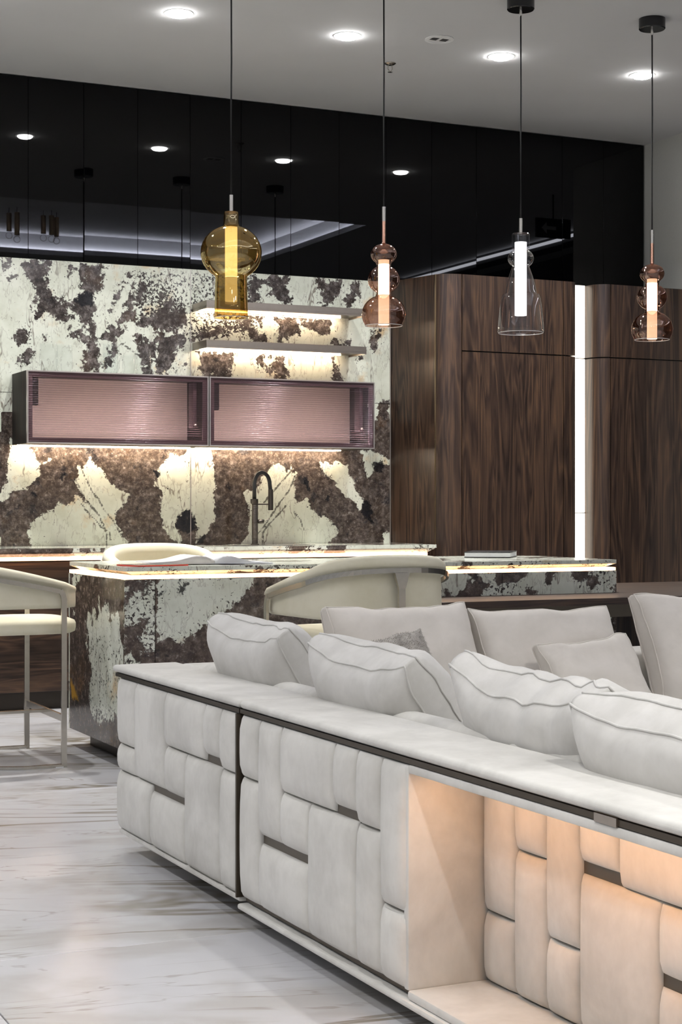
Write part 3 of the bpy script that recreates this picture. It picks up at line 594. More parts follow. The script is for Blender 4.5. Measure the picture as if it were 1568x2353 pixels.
M['cab_back'] = simple('mauve_cabinet_back', (.82,.725,.68), .9, 0, .1)
M['stile'] = simple('smoked_stile', (.14,.10,.12), .4, .3)
M['led_inside'] = emit('cabinet_interior_led', (1,.86,.80), 40)
wall_cabinet(2.46, 3.577, 'left mauve fluted glass wall cabinet with a dark wooden side')
wall_cabinet(3.583, 4.70, 'right mauve fluted glass wall cabinet above the faucet')
def shelf(z0, z1, label):
    r = empty('wall_shelf', (4.13, 9.7, z0), 0, label, 'shelf', 'metal wall shelves')
    ob('board', box(3.60, 4.69, 9.575, 9.828, z0+.012, z1, .001, 1), M['shelf_metal'], r)
    b = bmesh.new()
    add_box(b, 3.60, 4.69, 9.575, 9.582, z0, z0+.012); add_box(b, 3.60, 3.607, 9.582, 9.828, z0, z0+.012); add_box(b, 4.683, 4.69, 9.582, 9.828, z0, z0+.012)
    ob('lip', from_bm(b), M['shelf_metal'], r)
    ob('led_strip', box(3.62, 4.60, 9.77, 9.785, z0+.006, z0+.0115), M['led_shelf'], r)
shelf(2.372, 2.42, 'upper champagne metal shelf with strip light on the marble wall'); shelf(2.13, 2.178, 'lower champagne metal shelf with strip light on the marble wall')
# clear glassware
def tumbler(x, y, z, rad, h_, label, name='drinking_glass', cat='glass', grp='clear glasses on the wall cabinet'):
    pts = [(.0001, .002), (rad*.55, .003), (rad*.85, h_*.12), (rad, h_*.38), (rad*.98, h_*.7), (rad*.9, h_)]
    o = ob(name, lathe(smooth_prof(pts, 5), seg=32), M['thin_clear']); o.location = (x, y, z); tag(o, label, cat, grp)
for k, (x, rad, h_) in enumerate([(2.62, .055, .17), (2.73, .050, .17), (2.99, .052, .18), (3.03, .046, .14), (3.11, .038, .12), (3.22, .052, .16)]):
    tumbler(x, (9.60, 9.66, 9.56, 9.70, 9.60, 9.66)[k], 1.9445, rad, h_, ['leftmost clear drinking glass on the left wall cabinet', 'second clear drinking glass from the left on the left wall cabinet', 'tall clear glass standing at the front of the middle glasses', 'clear glass half hidden behind the tall middle glass', 'smallest clear glass on the left wall cabinet', 'rightmost clear drinking glass on the left wall cabinet'][k])
tumbler(4.15, 9.70, 2.1785, .05, .08, 'small clear glass bowl on the lower metal shelf', 'glass_bowl', 'bowl', 'glassware on the metal shelf')
# ------------------------------------------------------------------ island
IX0, IX1, IY0, IY1 = 2.25, 4.83, 7.0, 7.88
FRp, FRBp, ENp, OCp = prep(FR), prep(FRB), prep(EN), prep(OCH)
nf = noisefield(.0, 5.5, .34)
def f_front(x, y, z):
    if x < 2.39:
        return (.0+.05*noise.noise(Vector((x*9, 0, z*9))), .012, -1, -1)
    if x < 3.55:
        return (min(.14, -sd_any(x, z, FRp)), -.012 if sd_any(x, z, FRp) > 0 else -.08, max(-.2, sd_any(x, z, FRBp)), .02-2.4*math.hypot(x-2.95, (z-.62)*.8) if x > 2.7 else -1)
    return nf(x, y, z)
def f_end(x, y, z):
    F = -sd_any(y, z, ENp)+.035*noise.noise(Vector((y*22, 3, z*7)))+.05*noise.noise(Vector((y*14, 8, z*11)))
    return (min(.14, F), .012 if z < .55 else -.01, -.2, max(-.3, sd_any(y, z, OCp)))
isl = empty('kitchen_island', (3.5, 7.44, 0), 0, 'marble clad kitchen island with a glowing strip below its worktop', 'kitchen island')
ob('core', box(IX0+.02, IX1-.02, IY0+.02, IY1-.02, .09, .826), M['black'], isl)
ob('end_slab', fields(slab_grid((IX0, IY1-.0185, .082), (0, IY0-IY1+.037, 0), (0, 0, .748), 60, 50, .018), f_end), M['marble_isl'], isl)
for x0, x1 in ((IX0, 2.389), (2.392, 4.162), (4.165, 4.753), (4.756, IX1)):
    ob('front_slab', fields(slab_grid((x0, IY0, .082), (x1-x0, 0, 0), (0, 0, .748), max(4, int((x1-x0)/.018)), 42, .018), f_front), M['marble_isl'], isl)
ob('end_slab', fields(slab_grid((IX1, IY0+.0185, .082), (0, IY1-IY0-.037, 0), (0, 0, .748), 20, 20, .018), nf), M['marble_isl'], isl)
ob('back_slab', fields(slab_grid((IX1, IY1, .082), (IX0-IX1, 0, 0), (0, 0, .748), 40, 14, .018), nf), M['marble_isl'], isl)
ob('kick_plate', box(IX0+.09, IX1-.07, IY0+.06, IY1-.06, .001, .085), M['kick'], isl)
ob('worktop', fields(counter(IX0+.005, IX1, IY0, IY1, .887, .868, .850, .045, (1,1,1,1), .025), noisefield(-.035, 3.4, .28, (5,2,0))), M['marble_isl'], isl)
b = bmesh.new(); ee = .003
add_box(b, IX0+ee, IX1-ee, IY0+ee, IY0+ee+.012, .8335, .8485); add_box(b, IX0+ee, IX1-ee, IY1-ee-.012, IY1-ee, .8335, .8485)
add_box(b, IX0+ee, IX0+ee+.012, IY0+ee+.012, IY1-ee-.012, .8335, .8485); add_box(b, IX1-ee-.012, IX1-ee, IY0+ee+.012, IY1-ee-.012, .8335, .8485)
ob('led_strip', from_bm(b), M['led_edge'], isl)
ob('top_ledge', fields(counter(IX0+.001, IX1-.001, IY0+.001, IY1-.001, .8325, .829, .826, .002), nf), M['marble_isl'], isl)
# ------------------------------------------------------------------ wooden table wrapped around the island end
TZ = .722
tb = empty('wooden_table', (4.8, 6.8, 0), 0, 'dark rosewood table abutting the island front behind the sofa cushions', 'table')
pl = [(3.47+.10-.10*math.cos(PI/2*q/8), 6.985-.0-.0) for q in ()]
pts = [(3.47, 6.995), (3.47, 6.78)]+arc((3.47,6.78), (3.47,6.57), (3.70,6.57), 8)[1:]+[(6.6,6.57), (6.6,7.88), (4.85,7.88), (4.85,6.995)]
ob('tabletop', prism(pts, TZ-.032, TZ, .003), M['wood_top'], tb)
ob('apron', box(3.75, 6.4, 6.70, 6.73, TZ-.10, TZ-.034), M['bronze_strip'], tb)
ob('panel_leg', box(4.95, 5.8, 7.35, 7.40, 0, TZ-.033), M['wood'], tb)
ob('panel_leg', box(6.3, 6.35, 6.8, 7.7, 0, TZ-.033), M['wood'], tb)
# ------------------------------------------------------------------ books on the island
def page_stack(x0, x1, y0, y1, sgn, n=14):
    vs, fs = [], []
    prof = []
    for k in range(n+1):
        t = k/n; x = x0+(x1-x0)*t
        z = .006+.026*math.exp(-((t-.22)/.28)**2)*(1-math.exp(-t*14))+.008*(1-t)
        prof.append((x, z))
    for y in (y0, y1):
        vs += [(x, y, .0015) for x, z in prof]+[(x, y, z) for x, z in prof]
    m = n+1
    for k in range(n):
        fs += [(m+k, m+k+1, 3*m+k+1, 3*m+k), (k, k+1, m+k+1, m+k), (2*m+k, 3*m+k, 3*m+k+1, 2*m+k+1)]
    fs.append((n, 2*m+n, 3*m+n, m+n)); fs.append((0, m, 3*m, 2*m))
    return mesh(vs, fs, True)
bk = empty('open_magazine', (2.74, 7.31, .891), R(-4), 'open magazine with thick pages lying on the island', 'magazine')
bk.rotation_euler = (0, .012, R(-4))
ob('page_block', page_stack(0, -.30, -.16, .12, -1), M['photo'], bk, False)
ob('page_block', page_stack(0, .28, -.16, .12, 1), M['paper'], bk, False)
ob('cover', box(-.31, .29, -.165, .125, .0002, .0016), M['paper'], bk, False)
br = empty('red_edged_brochure', (2.42, 7.115, .8875), R(12), 'thin red and black brochure at the left corner of the island top', 'brochure')
ob('cover', box(-.13, .13, -.09, .10, .0002, .006, .0006, 1), M['cover_red'], br, False); ob('printed_front', box(-.125, .126, -.085, .099, .006, .0068), M['cover_black'], br, False)
cb = empty('closed_book', (4.47, 7.63, .8875), R(52), 'black hardcover book with white page edges on the island', 'book')
ob('cover', box(-.15, .15, -.12, .12, .026, .031, .001, 1), M['cover_black'], cb, False)
ob('pages', box(-.148, .148, -.118, .118, .005, .026), M['paper'], cb, False)
ob('back_cover', box(-.15, .15, -.12, .12, .0002, .005, .001, 1), M['cover_black'], cb, False)
# ------------------------------------------------------------------ bar stools
def make_stool():
    r = empty('bar_stool')
    # seat pad: rounded plan, domed top
    n = 40; plan = []
    for k in range(n):
        a = 2*PI*k/n; cx_, sy_ = math.cos(a), math.sin(a)
        e = .55
        plan.append((math.copysign(abs(cx_)**e, cx_)*.255, math.copysign(abs(sy_)**e, sy_)*.285+.085))
    prof = [(.93, .582), (.99, .590), (1.0, .605), (1.0, .625), (.98, .638), (.90, .647), (.6, .652), (.2, .654)]
    vs, fs = [], []
    for s_, z in prof: vs += [(x*s_, .085+(y-.085)*s_, z) for x, y in plan]
    for i in range(len(prof)-1):
        for k in range(n): fs.append((i*n+k, i*n+(k+1) % n, (i+1)*n+(k+1) % n, (i+1)*n+k))
    fs.append(tuple(range(n))[::-1]); fs.append(tuple((len(prof)-1)*n+k for k in range(n)))
    ob('seat', mesh(vs, fs, True), M['stool'], r, False)
    # wrap-round backrest
    def ring(t, off):    # t -1..1 along the U, from left arm round the back to right arm
        q = abs(t); sg = 1 if t >= 0 else -1
        if q < .66:
            a = q/.66*PI/2; e = .78
            return sg*math.sin(a)**e*(.285+off), -math.cos(a)**.85*(.20+off)-.07
        return sg*(.285+off+.006*(q-.66)), -.07+(q-.66)/.34*.385
    def ztop(t): return .958-.155*abs(t)**2.2
    def zbot(t): return .700+.0*t
    m = 48; vs, fs = [], []; K = 14
    for i in range(m+1):
        t = -1+2*i/m; zb, zt = zbot(t), ztop(t); hh = zt-zb
        endk = 1-.0*abs(t)
        sec = [(.012, 0), (-.004, .02), (-.006, hh*.5), (-.002, hh*.72), (-.012, hh*.80), (-.012, hh*.93), (.004, hh), (.028, hh*1.0), (.048, hh*.94), (.052, hh*.83), (.030, hh*.73), (.033, hh*.5), (.034, .02), (.024, 0)]
        if i in (0, m): sec = [(.018+(o_-.018)*.55, hh*.5+(z_-hh*.5)*.86) for o_, z_ in sec]
        for o_, z_ in sec:
            x, y = ring(t, -.02+o_); vs.append((x, y, zb+z_))
    for i in range(m):
        for k in range(K): fs.append((i*K+k, i*K+(k+1) % K, (i+1)*K+(k+1) % K, (i+1)*K+k))
    fs.append(tuple(range(K))[::-1]); fs.append(tuple(m*K+k for k in range(K)))
    ob('backrest', mesh(vs, fs, True), M['stool'], r, False)
    # metal rail outside the shell, turning down into the front legs
    path = []
    for i in range(41):
        t = -1+2*i/40; tt = t*.93; x, y = ring(tt, .036)
        path.append((x, y, .897-.120*abs(t)**2.0))
    rl = ob('rail', bar(path, .012, .020), M['steel'], r, False)
    for s in (-1, 1):
        ex_, ey_, ez_ = path[0] if s < 0 else path[-1]
        ob('front_leg', bar([(ex_, ey_, ez_+.004), (ex_, ey_+.012, ez_-.012), (ex_, ey_+.018, ez_-.035), (ex_, ey_+.018, .0)], .013, .024, Vector((0,1,0))), M['steel'], r, False)
        fx, fy = ex_, ey_+.018
        ob('sled_bar', bar([(fx, fy, .007), (fx, fy-.18, .007), (fx*.55, -.285, .007), (0, -.30, .007)], .024, .013), M['steel'], r, False)
        ob('foot_glide', box(fx-.012, fx+.012, fy-.04, fy-.005, .0, .004), M['white'], r, False)
    ob('footrest', bar([(path[0][0], fy, .215), (path[-1][0], fy, .215)], .014, .030), M['steel'], r, False)
    ob('centre_bar', bar([(0, fy, .215), (0, -.30, .215)], .035, .012), M['steel'], r, False)
    bx0, by0 = ring(0, .040)
    ob('rear_leg', bar([(0, by0-.008, .84), (0, by0-.012, .60), (0, -.305, .0)], .030, .012, Vector((0,1,0))), M['steel'], r, False)
    pl_ = [(-.034, .888), (.034, .888), (.015, .825), (-.015, .825)]
    vs = [(x, by0-.016, z) for x, z in pl_]+[(x, by0-.003, z) for x, z in pl_]
    ob('bracket', mesh(vs, [(0,1,2,3), (7,6,5,4), (0,4,5,1), (1,5,6,2), (2,6,7,3), (3,7,4,0)]), M['steel'], r, False)
    return r
st = make_stool(); st.location = (1.78, 7.52, 0); st.rotation_euler = (0, 0, -PI/2)
tag(st, 'cream leather bar stool with a nickel frame at the left edge, beside the island end', 'bar stool', 'cream bar stools')
s2 = copy_tree(st); s2.location = (3.03, 6.22, 0); s2.rotation_euler = (0, 0, R(3)); s2['label'] = 'cream leather bar stool in front of the island, its curved back above the sofa cushions'
s3 = copy_tree(st); s3.location = (2.90, 8.30, 0); s3.rotation_euler = (0, 0, PI); s3['label'] = 'cream bar stool behind the island, only its top showing behind the open magazine'
# ------------------------------------------------------------------ pendants
def pendant(x, y, label, prof, glass, stem, tubes, stem2=None, px=None):
    """profiles in metres above the pendant's lower rim"""
    r = empty('pendant_lamp', (x, y, ZC), 0, label, 'pendant lamp', 'glass pendant lamps over the island')
    zb = 2.037-ZC; ztop = stem[1]+zb
    ob('canopy', lathe([(.0001, 0), (.070, 0), (.070, -.052), (.066, -.056), (.0001, -.056)], seg=36), M['black_gloss'], r, False)
    ob('cord', tube([(0,0,-.05), (.0015,0,-.5), (0,0,ztop*.6), (0,0,ztop)], .0042, 8), M['cord'], r, False)
    ob('cord_grip', lathe([(.008, -.056), (.006, -.085), (.004, -.086)], seg=12), M['steel'], r, False)
    ob('stem', lathe([(.0001, stem[1]+zb), (.0098, stem[1]+zb), (.0098, stem[0]+zb), (.0001, stem[0]+zb)], seg=16), M['steel'], r, False)
    if stem2: ob('copper_stem', lathe([(.0098, stem2[1]+zb), (.0105, stem2[0]+zb)], seg=16), M['copper'], r, False)
    g = ob('glass_shade', lathe([(a, b_+zb) for a, b_ in prof], seg=56), glass, r, False)
    rr, rz = prof[-1]
    ob('rim', tube([(rr*math.cos(2*PI*q/40), rr*math.sin(2*PI*q/40), rz+zb) for q in range(40)], .0016, 6, True), M['rim'], r, False)
    for (z0, z1, rad, mat) in tubes:
        ob('light_tube', lathe([(.0001, z0+zb), (rad, z0+zb), (rad, z1+zb), (.0001, z1+zb)], seg=24), mat, r, False)
    return r
M['rim'] = simple('glass_rim_painted_glint', (.8,.78,.78), .12, .2)  # pale opaque ring, paints the bright light caught at the glass edge
M['copper'] = simple('polished_copper', (.75,.42,.30), .15, 1)
def px_prof(pts, base, mm): return [(max(r_*mm, .0001), (base-y)*mm) for r_, y in pts]
k1 = .002038
pr1 = px_prof([(3,487), (15.5,487.5), (16.5,490), (17,500), (17.5,516)], 730.5, k1)+px_prof([(19,520)]+[(70.5*math.cos(a), 581-63*math.sin(a)) for a in [R(72-10*q) for q in range(14)]]+[(37,636)], 730.5, k1)+px_prof([(36.5,640), (37,670), (38,705), (39,726), (38.5,730.5)], 730.5, k1)
pendant(2.86, 7.28, 'amber glass globe pendant lamp with a flared lower cylinder, leftmost of four', pr1, M['amber'], ((730-486)*k1, (730-448)*k1), [((730-636)*k1, (730-522)*k1, .029, M['tube_amber']), ((730-692)*k1, (730-637)*k1, .029, M['tube_soft_amber'])])
k2 = .002127
def ball(cy_, rx, ry, a0, a1, n=10): return [(rx*math.cos(R(a0+(a1-a0)*q/n)), cy_-ry*math.sin(R(a0+(a1-a0)*q/n))) for q in range(n+1)]
pr2 = px_prof([(5,558)]+ball(583.5, 30.5, 24, 78, -52)+[(17.5,605.5), (17,607.5)]+ball(642, 37, 33, 62, -62)+[(17,674.5), (18,677)]+ball(722, 51, 45, 68, -30)+[(44,746), (43,748)], 748, k2)
t2 = [((748-607)*k2, (748-597)*k2, .0265, M['tube_soft']), ((748-676)*k2, (748-607.5)*k2, .0275, M['tube_warm']), ((748-746)*k2, (748-677)*k2, .0265, M['tube_soft'])]
a_ = ((748-508)*k2, (748-475)*k2); b_ = ((748-560)*k2, (748-508)*k2)
p2 = pendant(3.66, 7.28, 'rose copper glass pendant lamp of three stacked bulbs in front of the metal shelves', pr2, M['rose'], a_, t2, b_)
p4 = copy_tree(p2); p4.location = (5.25, 7.28, ZC); p4['label'] = 'rose copper glass pendant lamp of three stacked bulbs at the right edge'
k3 = .002214
pr3 = px_prof([(4,540), (19,540), (20,541), (20,574)]+ball(597, 30, 23, 62, -50)+[(19.5,616), (22,622), (27,636), (32,654), (35.5,670), (36.5,677)]+[(37,678.5), (42,680), (45.5,690), (48.5,710), (51,735), (53,758), (53,766), (51.5,768)], 768, k3)
pendant(4.44, 7.28, 'clear glass bell pendant lamp with a white light tube', pr3, M['clear'], ((768-541)*k3, (768-505)*k3), [((768-728)*k3, (768-560)*k3, .030, M['tube_white'])])
# ------------------------------------------------------------------ sofa
SX = 1.69
def tuft(u0, u1, z0, z1, x, depth=.021, gap=.0018, n=9, parent=None, flip=-1):
    """padded panel on plane X=x, bulging towards -X; u along Y"""
    vs, fs = [], []; m = n+1
    y0, y1 = min(u0, u1)+gap, max(u0, u1)-gap; z0 += gap; z1 -= gap
    g = [-1, -.97, -.88, -.6, -.2, .2, .6, .88, .97, 1]
    def prof(s, L): 
        e = min(1.0, (1-abs(s))*L/2/.034); return math.sqrt(max(0, 1-(1-e)**2))
    for b_ in g:
        for a__ in g:
            hgt = depth*prof(a__, y1-y0)*prof(b_, z1-z0)+.006*(1-a__*a__)*(1-b_*b_)
            vs.append((x+.012-hgt, (y0+y1)/2+a__*(y1-y0)/2, (z0+z1)/2+b_*(z1-z0)/2))
    for j in range(9):
        for i in range(9): fs.append((j*10+i, (j+1)*10+i, (j+1)*10+i+1, j*10+i+1))
    k = len(vs); bx = x+.03
    vs += [(bx, y0, z0), (bx, y1, z0), (bx, y1, z1), (bx, y0, z1)]
    fs += [tuple(range(0, 10))[::1]+(k+1, k), tuple(j*10+9 for j in range(10))+(k+2, k+1), tuple(90+i for i in range(9, -1, -1))+(k+3, k+2), tuple(j*10 for j in range(9, -1, -1))+(k, k+3)]
    return ob('padded_panel', mesh(vs, fs, True), M['nubuck'], parent)
def strip(u0, u1, z0, z1, x, parent): ob('bronze_inlay', box(x+.014, x+.03, min(u0,u1), max(u0,u1), z0, z1), M['bronze_strip'], parent)
ZTOP, ZB = .583, .084
def rounded(x0, x1, y0, y1, z0, z1, r_=.02, seg=4): return box(x0, x1, y0, y1, z0, z1, r_, seg)
# corner module
m1 = empty('sofa_corner_module', (2.2, 4.8, 0), 0, 'off white nubuck corner module of the sofa, nearest the island, with a padded patchwork back', 'sofa')
ob('frame', box(SX+.02, SX+.20, 4.255, 5.335, .07, ZTOP), M['bronze'], m1)
for a in [(5.335,5.15,.365,ZTOP), (5.335,5.15,.277,.365), (5.15,4.86,.277,ZTOP), (4.86,4.517,.416,ZTOP), (4.517,4.389,.436,ZTOP), (4.389,4.256,.412,ZTOP),
          (4.86,4.677,.277,.416), (4.677,4.389,ZB,.416), (4.389,4.256,ZB,.412), (5.335,4.995,ZB,.277), (4.995,4.677,ZB,.258)]: tuft(*a, SX, parent=m1)
ob('edge_trim', box(SX-.006, SX+.03, 4.2475, 4.2555, ZB-.004, ZTOP), M['bronze'], m1)
strip(4.517, 4.389, .412, .44, SX, m1); strip(4.995, 4.677, .254, .281, SX, m1)
ob('base_rail', rounded(SX+.004, SX+.2, 4.252, 5.33, .066, .083, .006, 2), M['nubuck'], m1)
ob('end_panel', rounded(SX+.03, 2.75, 5.33, 5.385, .07, ZTOP, .02, 3), M['nubuck'], m1)
ob('metal_trim', box(SX+.004, SX+.22, 4.252, 5.37, ZTOP+.001, ZTOP+.013), M['bronze'], m1)
ob('shelf_pad', rounded(SX+.001, 1.925, 4.251, 5.40, ZTOP+.0135, .620, .013, 4), M['nubuck'], m1)
ob('rear_shelf_pad', rounded(1.926, 2.75, 5.20, 5.40, .56, .615, .02, 4), M['nubuck'], m1)
ob('back_roll', rounded(1.926, 2.005, 4.256, 5.20, .40, .630, .034, 6), M['nubuck'], m1)
ob('seat_cushion', rounded(2.01, 2.75, 4.255, 5.10, .22, .42, .04, 5), M['nubuck'], m1)
ob('rear_back_pad', rounded(2.01, 2.75, 5.10, 5.22, .40, .61, .04, 5), M['nubuck'], m1)
ob('base', box(1.92, 2.74, 4.26, 5.33, .075, .23), M['nubuck'], m1)
for x, y in ((1.95, 4.4), (1.95, 5.2), (2.6, 4.4), (2.6, 5.2)): ob('foot', box(x-.03, x+.03, y-.03, y+.03, 0, .076), M['black'], m1)
# long shelf module with a lit niche
m2 = empty('sofa_shelf_module', (2.2, 2.8, 0), 0, 'off white nubuck sofa module with a lit niche in its outer back, nearest the camera', 'sofa')
YN = 3.250
ob('frame', box(SX+.02, SX+.20, YN+.022, 4.24, .07, ZTOP), M['bronze'], m2)
for a in [(4.237,4.105,.413,ZTOP), (4.237,4.10,ZB,.413), (4.105,3.958,.276,ZTOP), (3.958,3.634,.413,ZTOP), (3.634,3.508,.432,ZTOP), (3.508,3.382,.410,ZTOP), (3.382,YN,.251,ZTOP), (3.382,YN,ZB,.251),
          (3.958,3.782,.276,.413), (3.782,3.508,ZB,.413), (3.508,3.382,ZB,.410), (4.10,3.782,ZB,.256)]: tuft(*a, SX, parent=m2)
strip(3.634, 3.508, .408, .436, SX, m2); strip(4.10, 3.782, .252, .280, SX, m2)
NX = 1.881; NE = 1.62
for a in [(YN-.004,3.113,.244,.566), (YN-.004,3.113,ZB+.004,.244), (3.113,2.985,.404,.566), (3.113,2.985,ZB+.004,.404), (2.985,2.860,.243,.566), (2.985,2.860,ZB+.004,.243), (2.860,2.722,.427,.566), (2.860,2.591,ZB+.004,.404),
          (2.722,2.40,.402,.566), (2.591,2.40,.266,.402), (2.591,2.40,ZB+.004,.243), (2.40,2.2,.243,.566), (2.40,2.2,ZB+.004,.243), (2.2,2.0,ZB+.004,.404), (2.2,2.0,.404,.566), (2.0,NE,ZB+.004,.566)]: tuft(*a, NX, parent=m2)
strip(2.860, 2.722, .400, .430, NX, m2); strip(2.591, 2.40, .240, .269, NX, m2)
ob('niche_side', rounded(SX+.002, NX+.02, YN-.004, YN+.02, ZB, ZTOP-.002, .006, 2), M['nubuck'], m2)
ob('niche_side', rounded(SX+.002, NX+.02, NE-.02, NE, ZB, ZTOP-.002, .006, 2), M['nubuck'], m2)
ob('niche_floor', rounded(SX+.001, NX+.02, NE, YN, .066, ZB+.003, .006, 2), M['nubuck'], m2)
ob('niche_ceiling', box(SX+.03, NX+.02, NE, YN-.004, .568, ZTOP), M['nubuck'], m2)
ob('niche_lip', rounded(SX+.002, SX+.03, NE, YN-.004, .563, ZTOP-.001, .004, 2), M['nubuck'], m2)
ob('led_strip', box(SX+.042, SX+.052, NE+.05, YN-.06, .5645, .568), M['led_niche'], m2)
ob('base_rail', rounded(SX-.006, SX+.2, NE, 4.244, .050, .0655, .006, 2), M['nubuck'], m2)
ob('metal_trim', box(SX+.004, SX+.22, 1.3, 4.246, ZTOP+.001, ZTOP+.013), M['bronze'], m2)
ob('trim_joint', box(SX+.0, SX+.004, 2.45, 2.52, ZTOP-.001, ZTOP+.015), M['shelf_metal'], m2)
ob('shelf_pad', rounded(SX+.001, 1.925, 1.3, 4.247, ZTOP+.0135, .620, .013, 4), M['nubuck'], m2)
for y0, y1 in ((3.245, 4.247), (2.78, 3.243), (1.3, 2.778)): ob('back_roll', rounded(1.926, 2.005, y0, y1, .40, .630, .034, 6), M['nubuck'], m2)
ob('back_board', box(NX+.03, 1.93, 1.3, YN, .07, .56), M['nubuck'], m2)
ob('seat_cushion', rounded(2.01, 2.75, 1.3, 4.245, .22, .42, .04, 5), M['nubuck'], m2)
ob('base', box(1.935, 2.74, 1.3, 4.24, .075, .23), M['nubuck'], m2)
for x, y in ((1.95, 1.5), (1.95, 4.1), (2.6, 1.5), (2.6, 4.1)): ob('foot', box(x-.03, x+.03, y-.03, y+.03, 0, .076), M['black'], m2)
# far module
m3 = empty('sofa_far_module', (3.7, 4.8, 0), 0, 'off white far run of the sofa facing the camera, mostly hidden by cushions', 'sofa')
ob('backrest', rounded(2.755, 4.7, 5.10, 5.385, .08, .612, .04, 5), M['nubuck'], m3)
ob('seat_cushion', rounded(2.755, 4.7, 4.25, 5.10, .22, .42, .04, 5), M['nubuck'], m3)
ob('base', box(2.76, 4.69, 4.27, 5.3, .075, .23), M['nubuck'], m3)
for x, y in ((2.9, 4.4), (2.9, 5.2), (4.5, 4.4), (4.5, 5.2)): ob('foot', box(x-.03, x+.03, y-.03, y+.03, 0, .076), M['black'], m3)
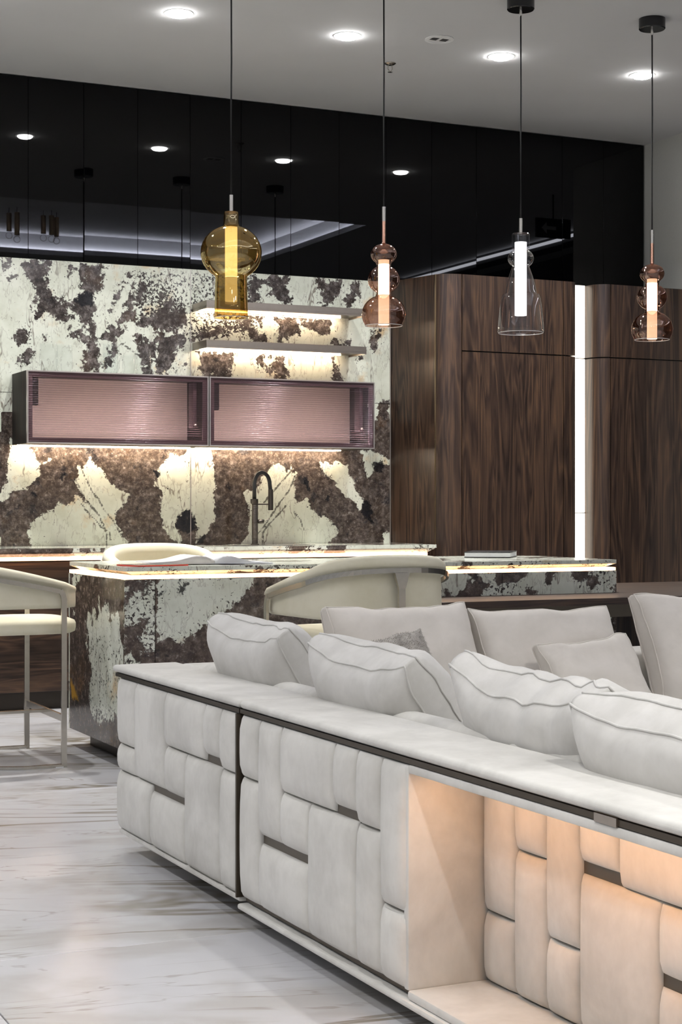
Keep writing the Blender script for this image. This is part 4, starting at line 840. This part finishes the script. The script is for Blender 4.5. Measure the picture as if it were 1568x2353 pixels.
# ------------------------------------------------------------------ cushions
def cushion(name, w_, h_, t_, edge, mat, label, cat, grp, loc, yaw, tilt, roll=0.0, seed=0, sag=0.0, wr=.008, piping=True, bend=0.0):
    """local: x along width, y up the cushion, z out of the front face. loc = bottom centre of the cushion"""
    n = 26; rnd = Vector((seed*7.3, seed*3.1, seed*5.7))
    def P(s, t, side):
        x = s*w_/2*(1-.045*(1-t*t)); y = t*h_/2*(1-.045*(1-s*s))
        r_ = max(abs(s), abs(t))
        dome = ((1-s**4)*(1-t**4))**.55
        cornerk = 1-.45*(s*s*t*t)**2
        z = side*(edge/2*cornerk+(t_/2-edge/2)*dome)
        y -= sag*(1-s*s)*(t+1)/2*(1 if t > 0 else .6)
        if side > 0 and False: pass
        nn = noise.noise(Vector((s*2.2, t*2.6, side*.4))+rnd)*wr*1.2+noise.noise(Vector((s*5+t*2.5, t*4, 3))+rnd)*wr*.7*(.35+.65*r_**3)
        z += nn*(1 if side > 0 else -.6)
        y += noise.noise(Vector((s*3.3, 1.7, seed*2.1)))*wr*1.2*max(0, t)
        z += bend*(y/h_)**2*h_
        return Vector((x, y+h_/2, z))
    vs, fs = [], []; m = n+1
    gs = [math.copysign(1-(1-abs(-1+2*i/n))**1.35, -1+2*i/n) for i in range(m)]
    for side in (1, -1):
        for t in gs:
            for s in gs: vs.append(P(s, t, side))
    for j in range(n):
        for i in range(n):
            q = (j*m+i, j*m+i+1, (j+1)*m+i+1, (j+1)*m+i); fs.append(q); fs.append(tuple(m*m+k for k in q[::-1]))
    ring = [i for i in range(m)]+[j*m+n for j in range(1, m)]+[n*m+i for i in range(n-1, -1, -1)]+[j*m for j in range(n-1, 0, -1)]
    nr = len(ring); L = [ring]; K = 3
    for q in range(1, K):
        f = q/K; base = len(vs); ctr = Vector((0, h_/2, 0))
        for k in ring:
            p = vs[k].lerp(vs[k+m*m], f); d = (p-ctr); d.z = 0; d.normalize(); vs.append(p+d*.006*math.sin(PI*f)+Vector((0, 0, noise.noise(p*14+rnd)*wr*.2)))
        L.append([base+k for k in range(nr)])
    L.append([k+m*m for k in ring])
    for a, b_ in zip(L, L[1:]):
        for k in range(nr): q = (k+1) % nr; fs.append((a[k], b_[k], b_[q], a[q]))
    r = empty(name, loc, 0, label, cat, grp)
    ob('cover', mesh(vs, fs, True), mat, r, False)
    if piping:
        ctr = Vector((0, h_/2, 0))
        for lp in (L[0], L[-1]):
            path = [vs[k]+(vs[k]-ctr).normalized()*.0015 for k in lp]
            ob('piping', tube(path, .0028, 6, True, Vector((0, 0, 1))), mat, r, False)
    if mat == M['fur']:
        random.seed(seed); hv, hf = [], []
        for q in range(15000):
            s, t = random.uniform(-1, 1), random.uniform(-1, 1); side = 1 if random.random() < .75 else -1
            p = P(s, t, side); e = .02
            nrm = (P(min(1, s+e), t, side)-P(max(-1, s-e), t, side)).cross(P(s, min(1, t+e), side)-P(s, max(-1, t-e), side)).normalized()*side
            tip = p+nrm*.006+Vector((random.uniform(-.004, .004), random.uniform(-.007, .002), random.uniform(-.002, .002)))
            wv = Vector((.0008, 0, 0)); k_ = len(hv); hv += [p-wv, p+wv, tip]; hf.append((k_, k_+1, k_+2))
        fo = ob('fur', mesh(hv, hf), mat, r, False); fo['kind'] = 'stuff'
    # local (x,y,z) -> world: width dir, leaning up dir, normal
    Mx = Matrix.Rotation(yaw, 4, 'Z') @ Matrix.Rotation(PI/2-tilt, 4, 'X') @ Matrix.Rotation(roll, 4, 'Z')
    r.rotation_euler = Mx.to_euler()
    return r
NB = 'loose cushions along the near sofa back'; FB = 'loose cushions along the far sofa back'
# near row: front face looks back over the seat (+X); yaw 90 deg puts width along Y
def near(y, zb, xb, label, w_=.56, h_=.46, tilt=34, seed=1, sag=.015, roll=0, wr=.010, yaw=90):
    return cushion('sofa_cushion', w_, h_, .24, .078, M['cushion'], label, 'cushion', NB, (xb, y, zb), R(yaw), R(tilt), R(roll), seed, sag, wr)
near(4.81, .405, 2.19, 'off white piped cushion nearest the island, farthest of the near row', seed=1, sag=.02, roll=2)
near(4.03, .385, 2.20, 'off white piped cushion in front of the grey fur pillow', seed=5, sag=.012, roll=3)
near(3.20, .39, 2.22, 'creased off white piped cushion with a dented top edge', w_=.62, seed=8, sag=.035, wr=.019)
near(2.60, .375, 2.16, 'off white piped cushion at the right edge, nearest the camera', w_=.60, seed=12, sag=.01, wr=.006)
def far(x, y, zb, label, w_, h_, tilt, seed, mat='cushion_warm', roll=0, name='sofa_cushion', t_=.21, edge=.07, sag=.012, wr=.010, grp=FB, pip=True, yaw=0):
    return cushion(name, w_, h_, t_, edge, M[mat], label, 'cushion', grp, (x, y, zb), R(yaw), R(-tilt), R(roll), seed, sag, wr, pip)
far(2.61, 4.93, .40, 'beige cushion below the curved back of the bar stool', .54, .445, -24, 21)
far(3.175, 4.93, .40, 'beige cushion behind the small square cushion', .57, .42, -24, 25)
far(3.88, 4.90, .40, 'beige piped cushion at the right edge of the far row', .60, .46, -24, 28)
far(3.22, 4.68, .405, 'small beige square cushion leaning on the far row', .37, .33, -30, 31, roll=5, t_=.13, edge=.05)
far(2.44, 4.70, .41, 'grey fur pillow between the near and far cushions', .42, .36, -30, 35, mat='fur', roll=9, t_=.15, edge=.02, pip=False)
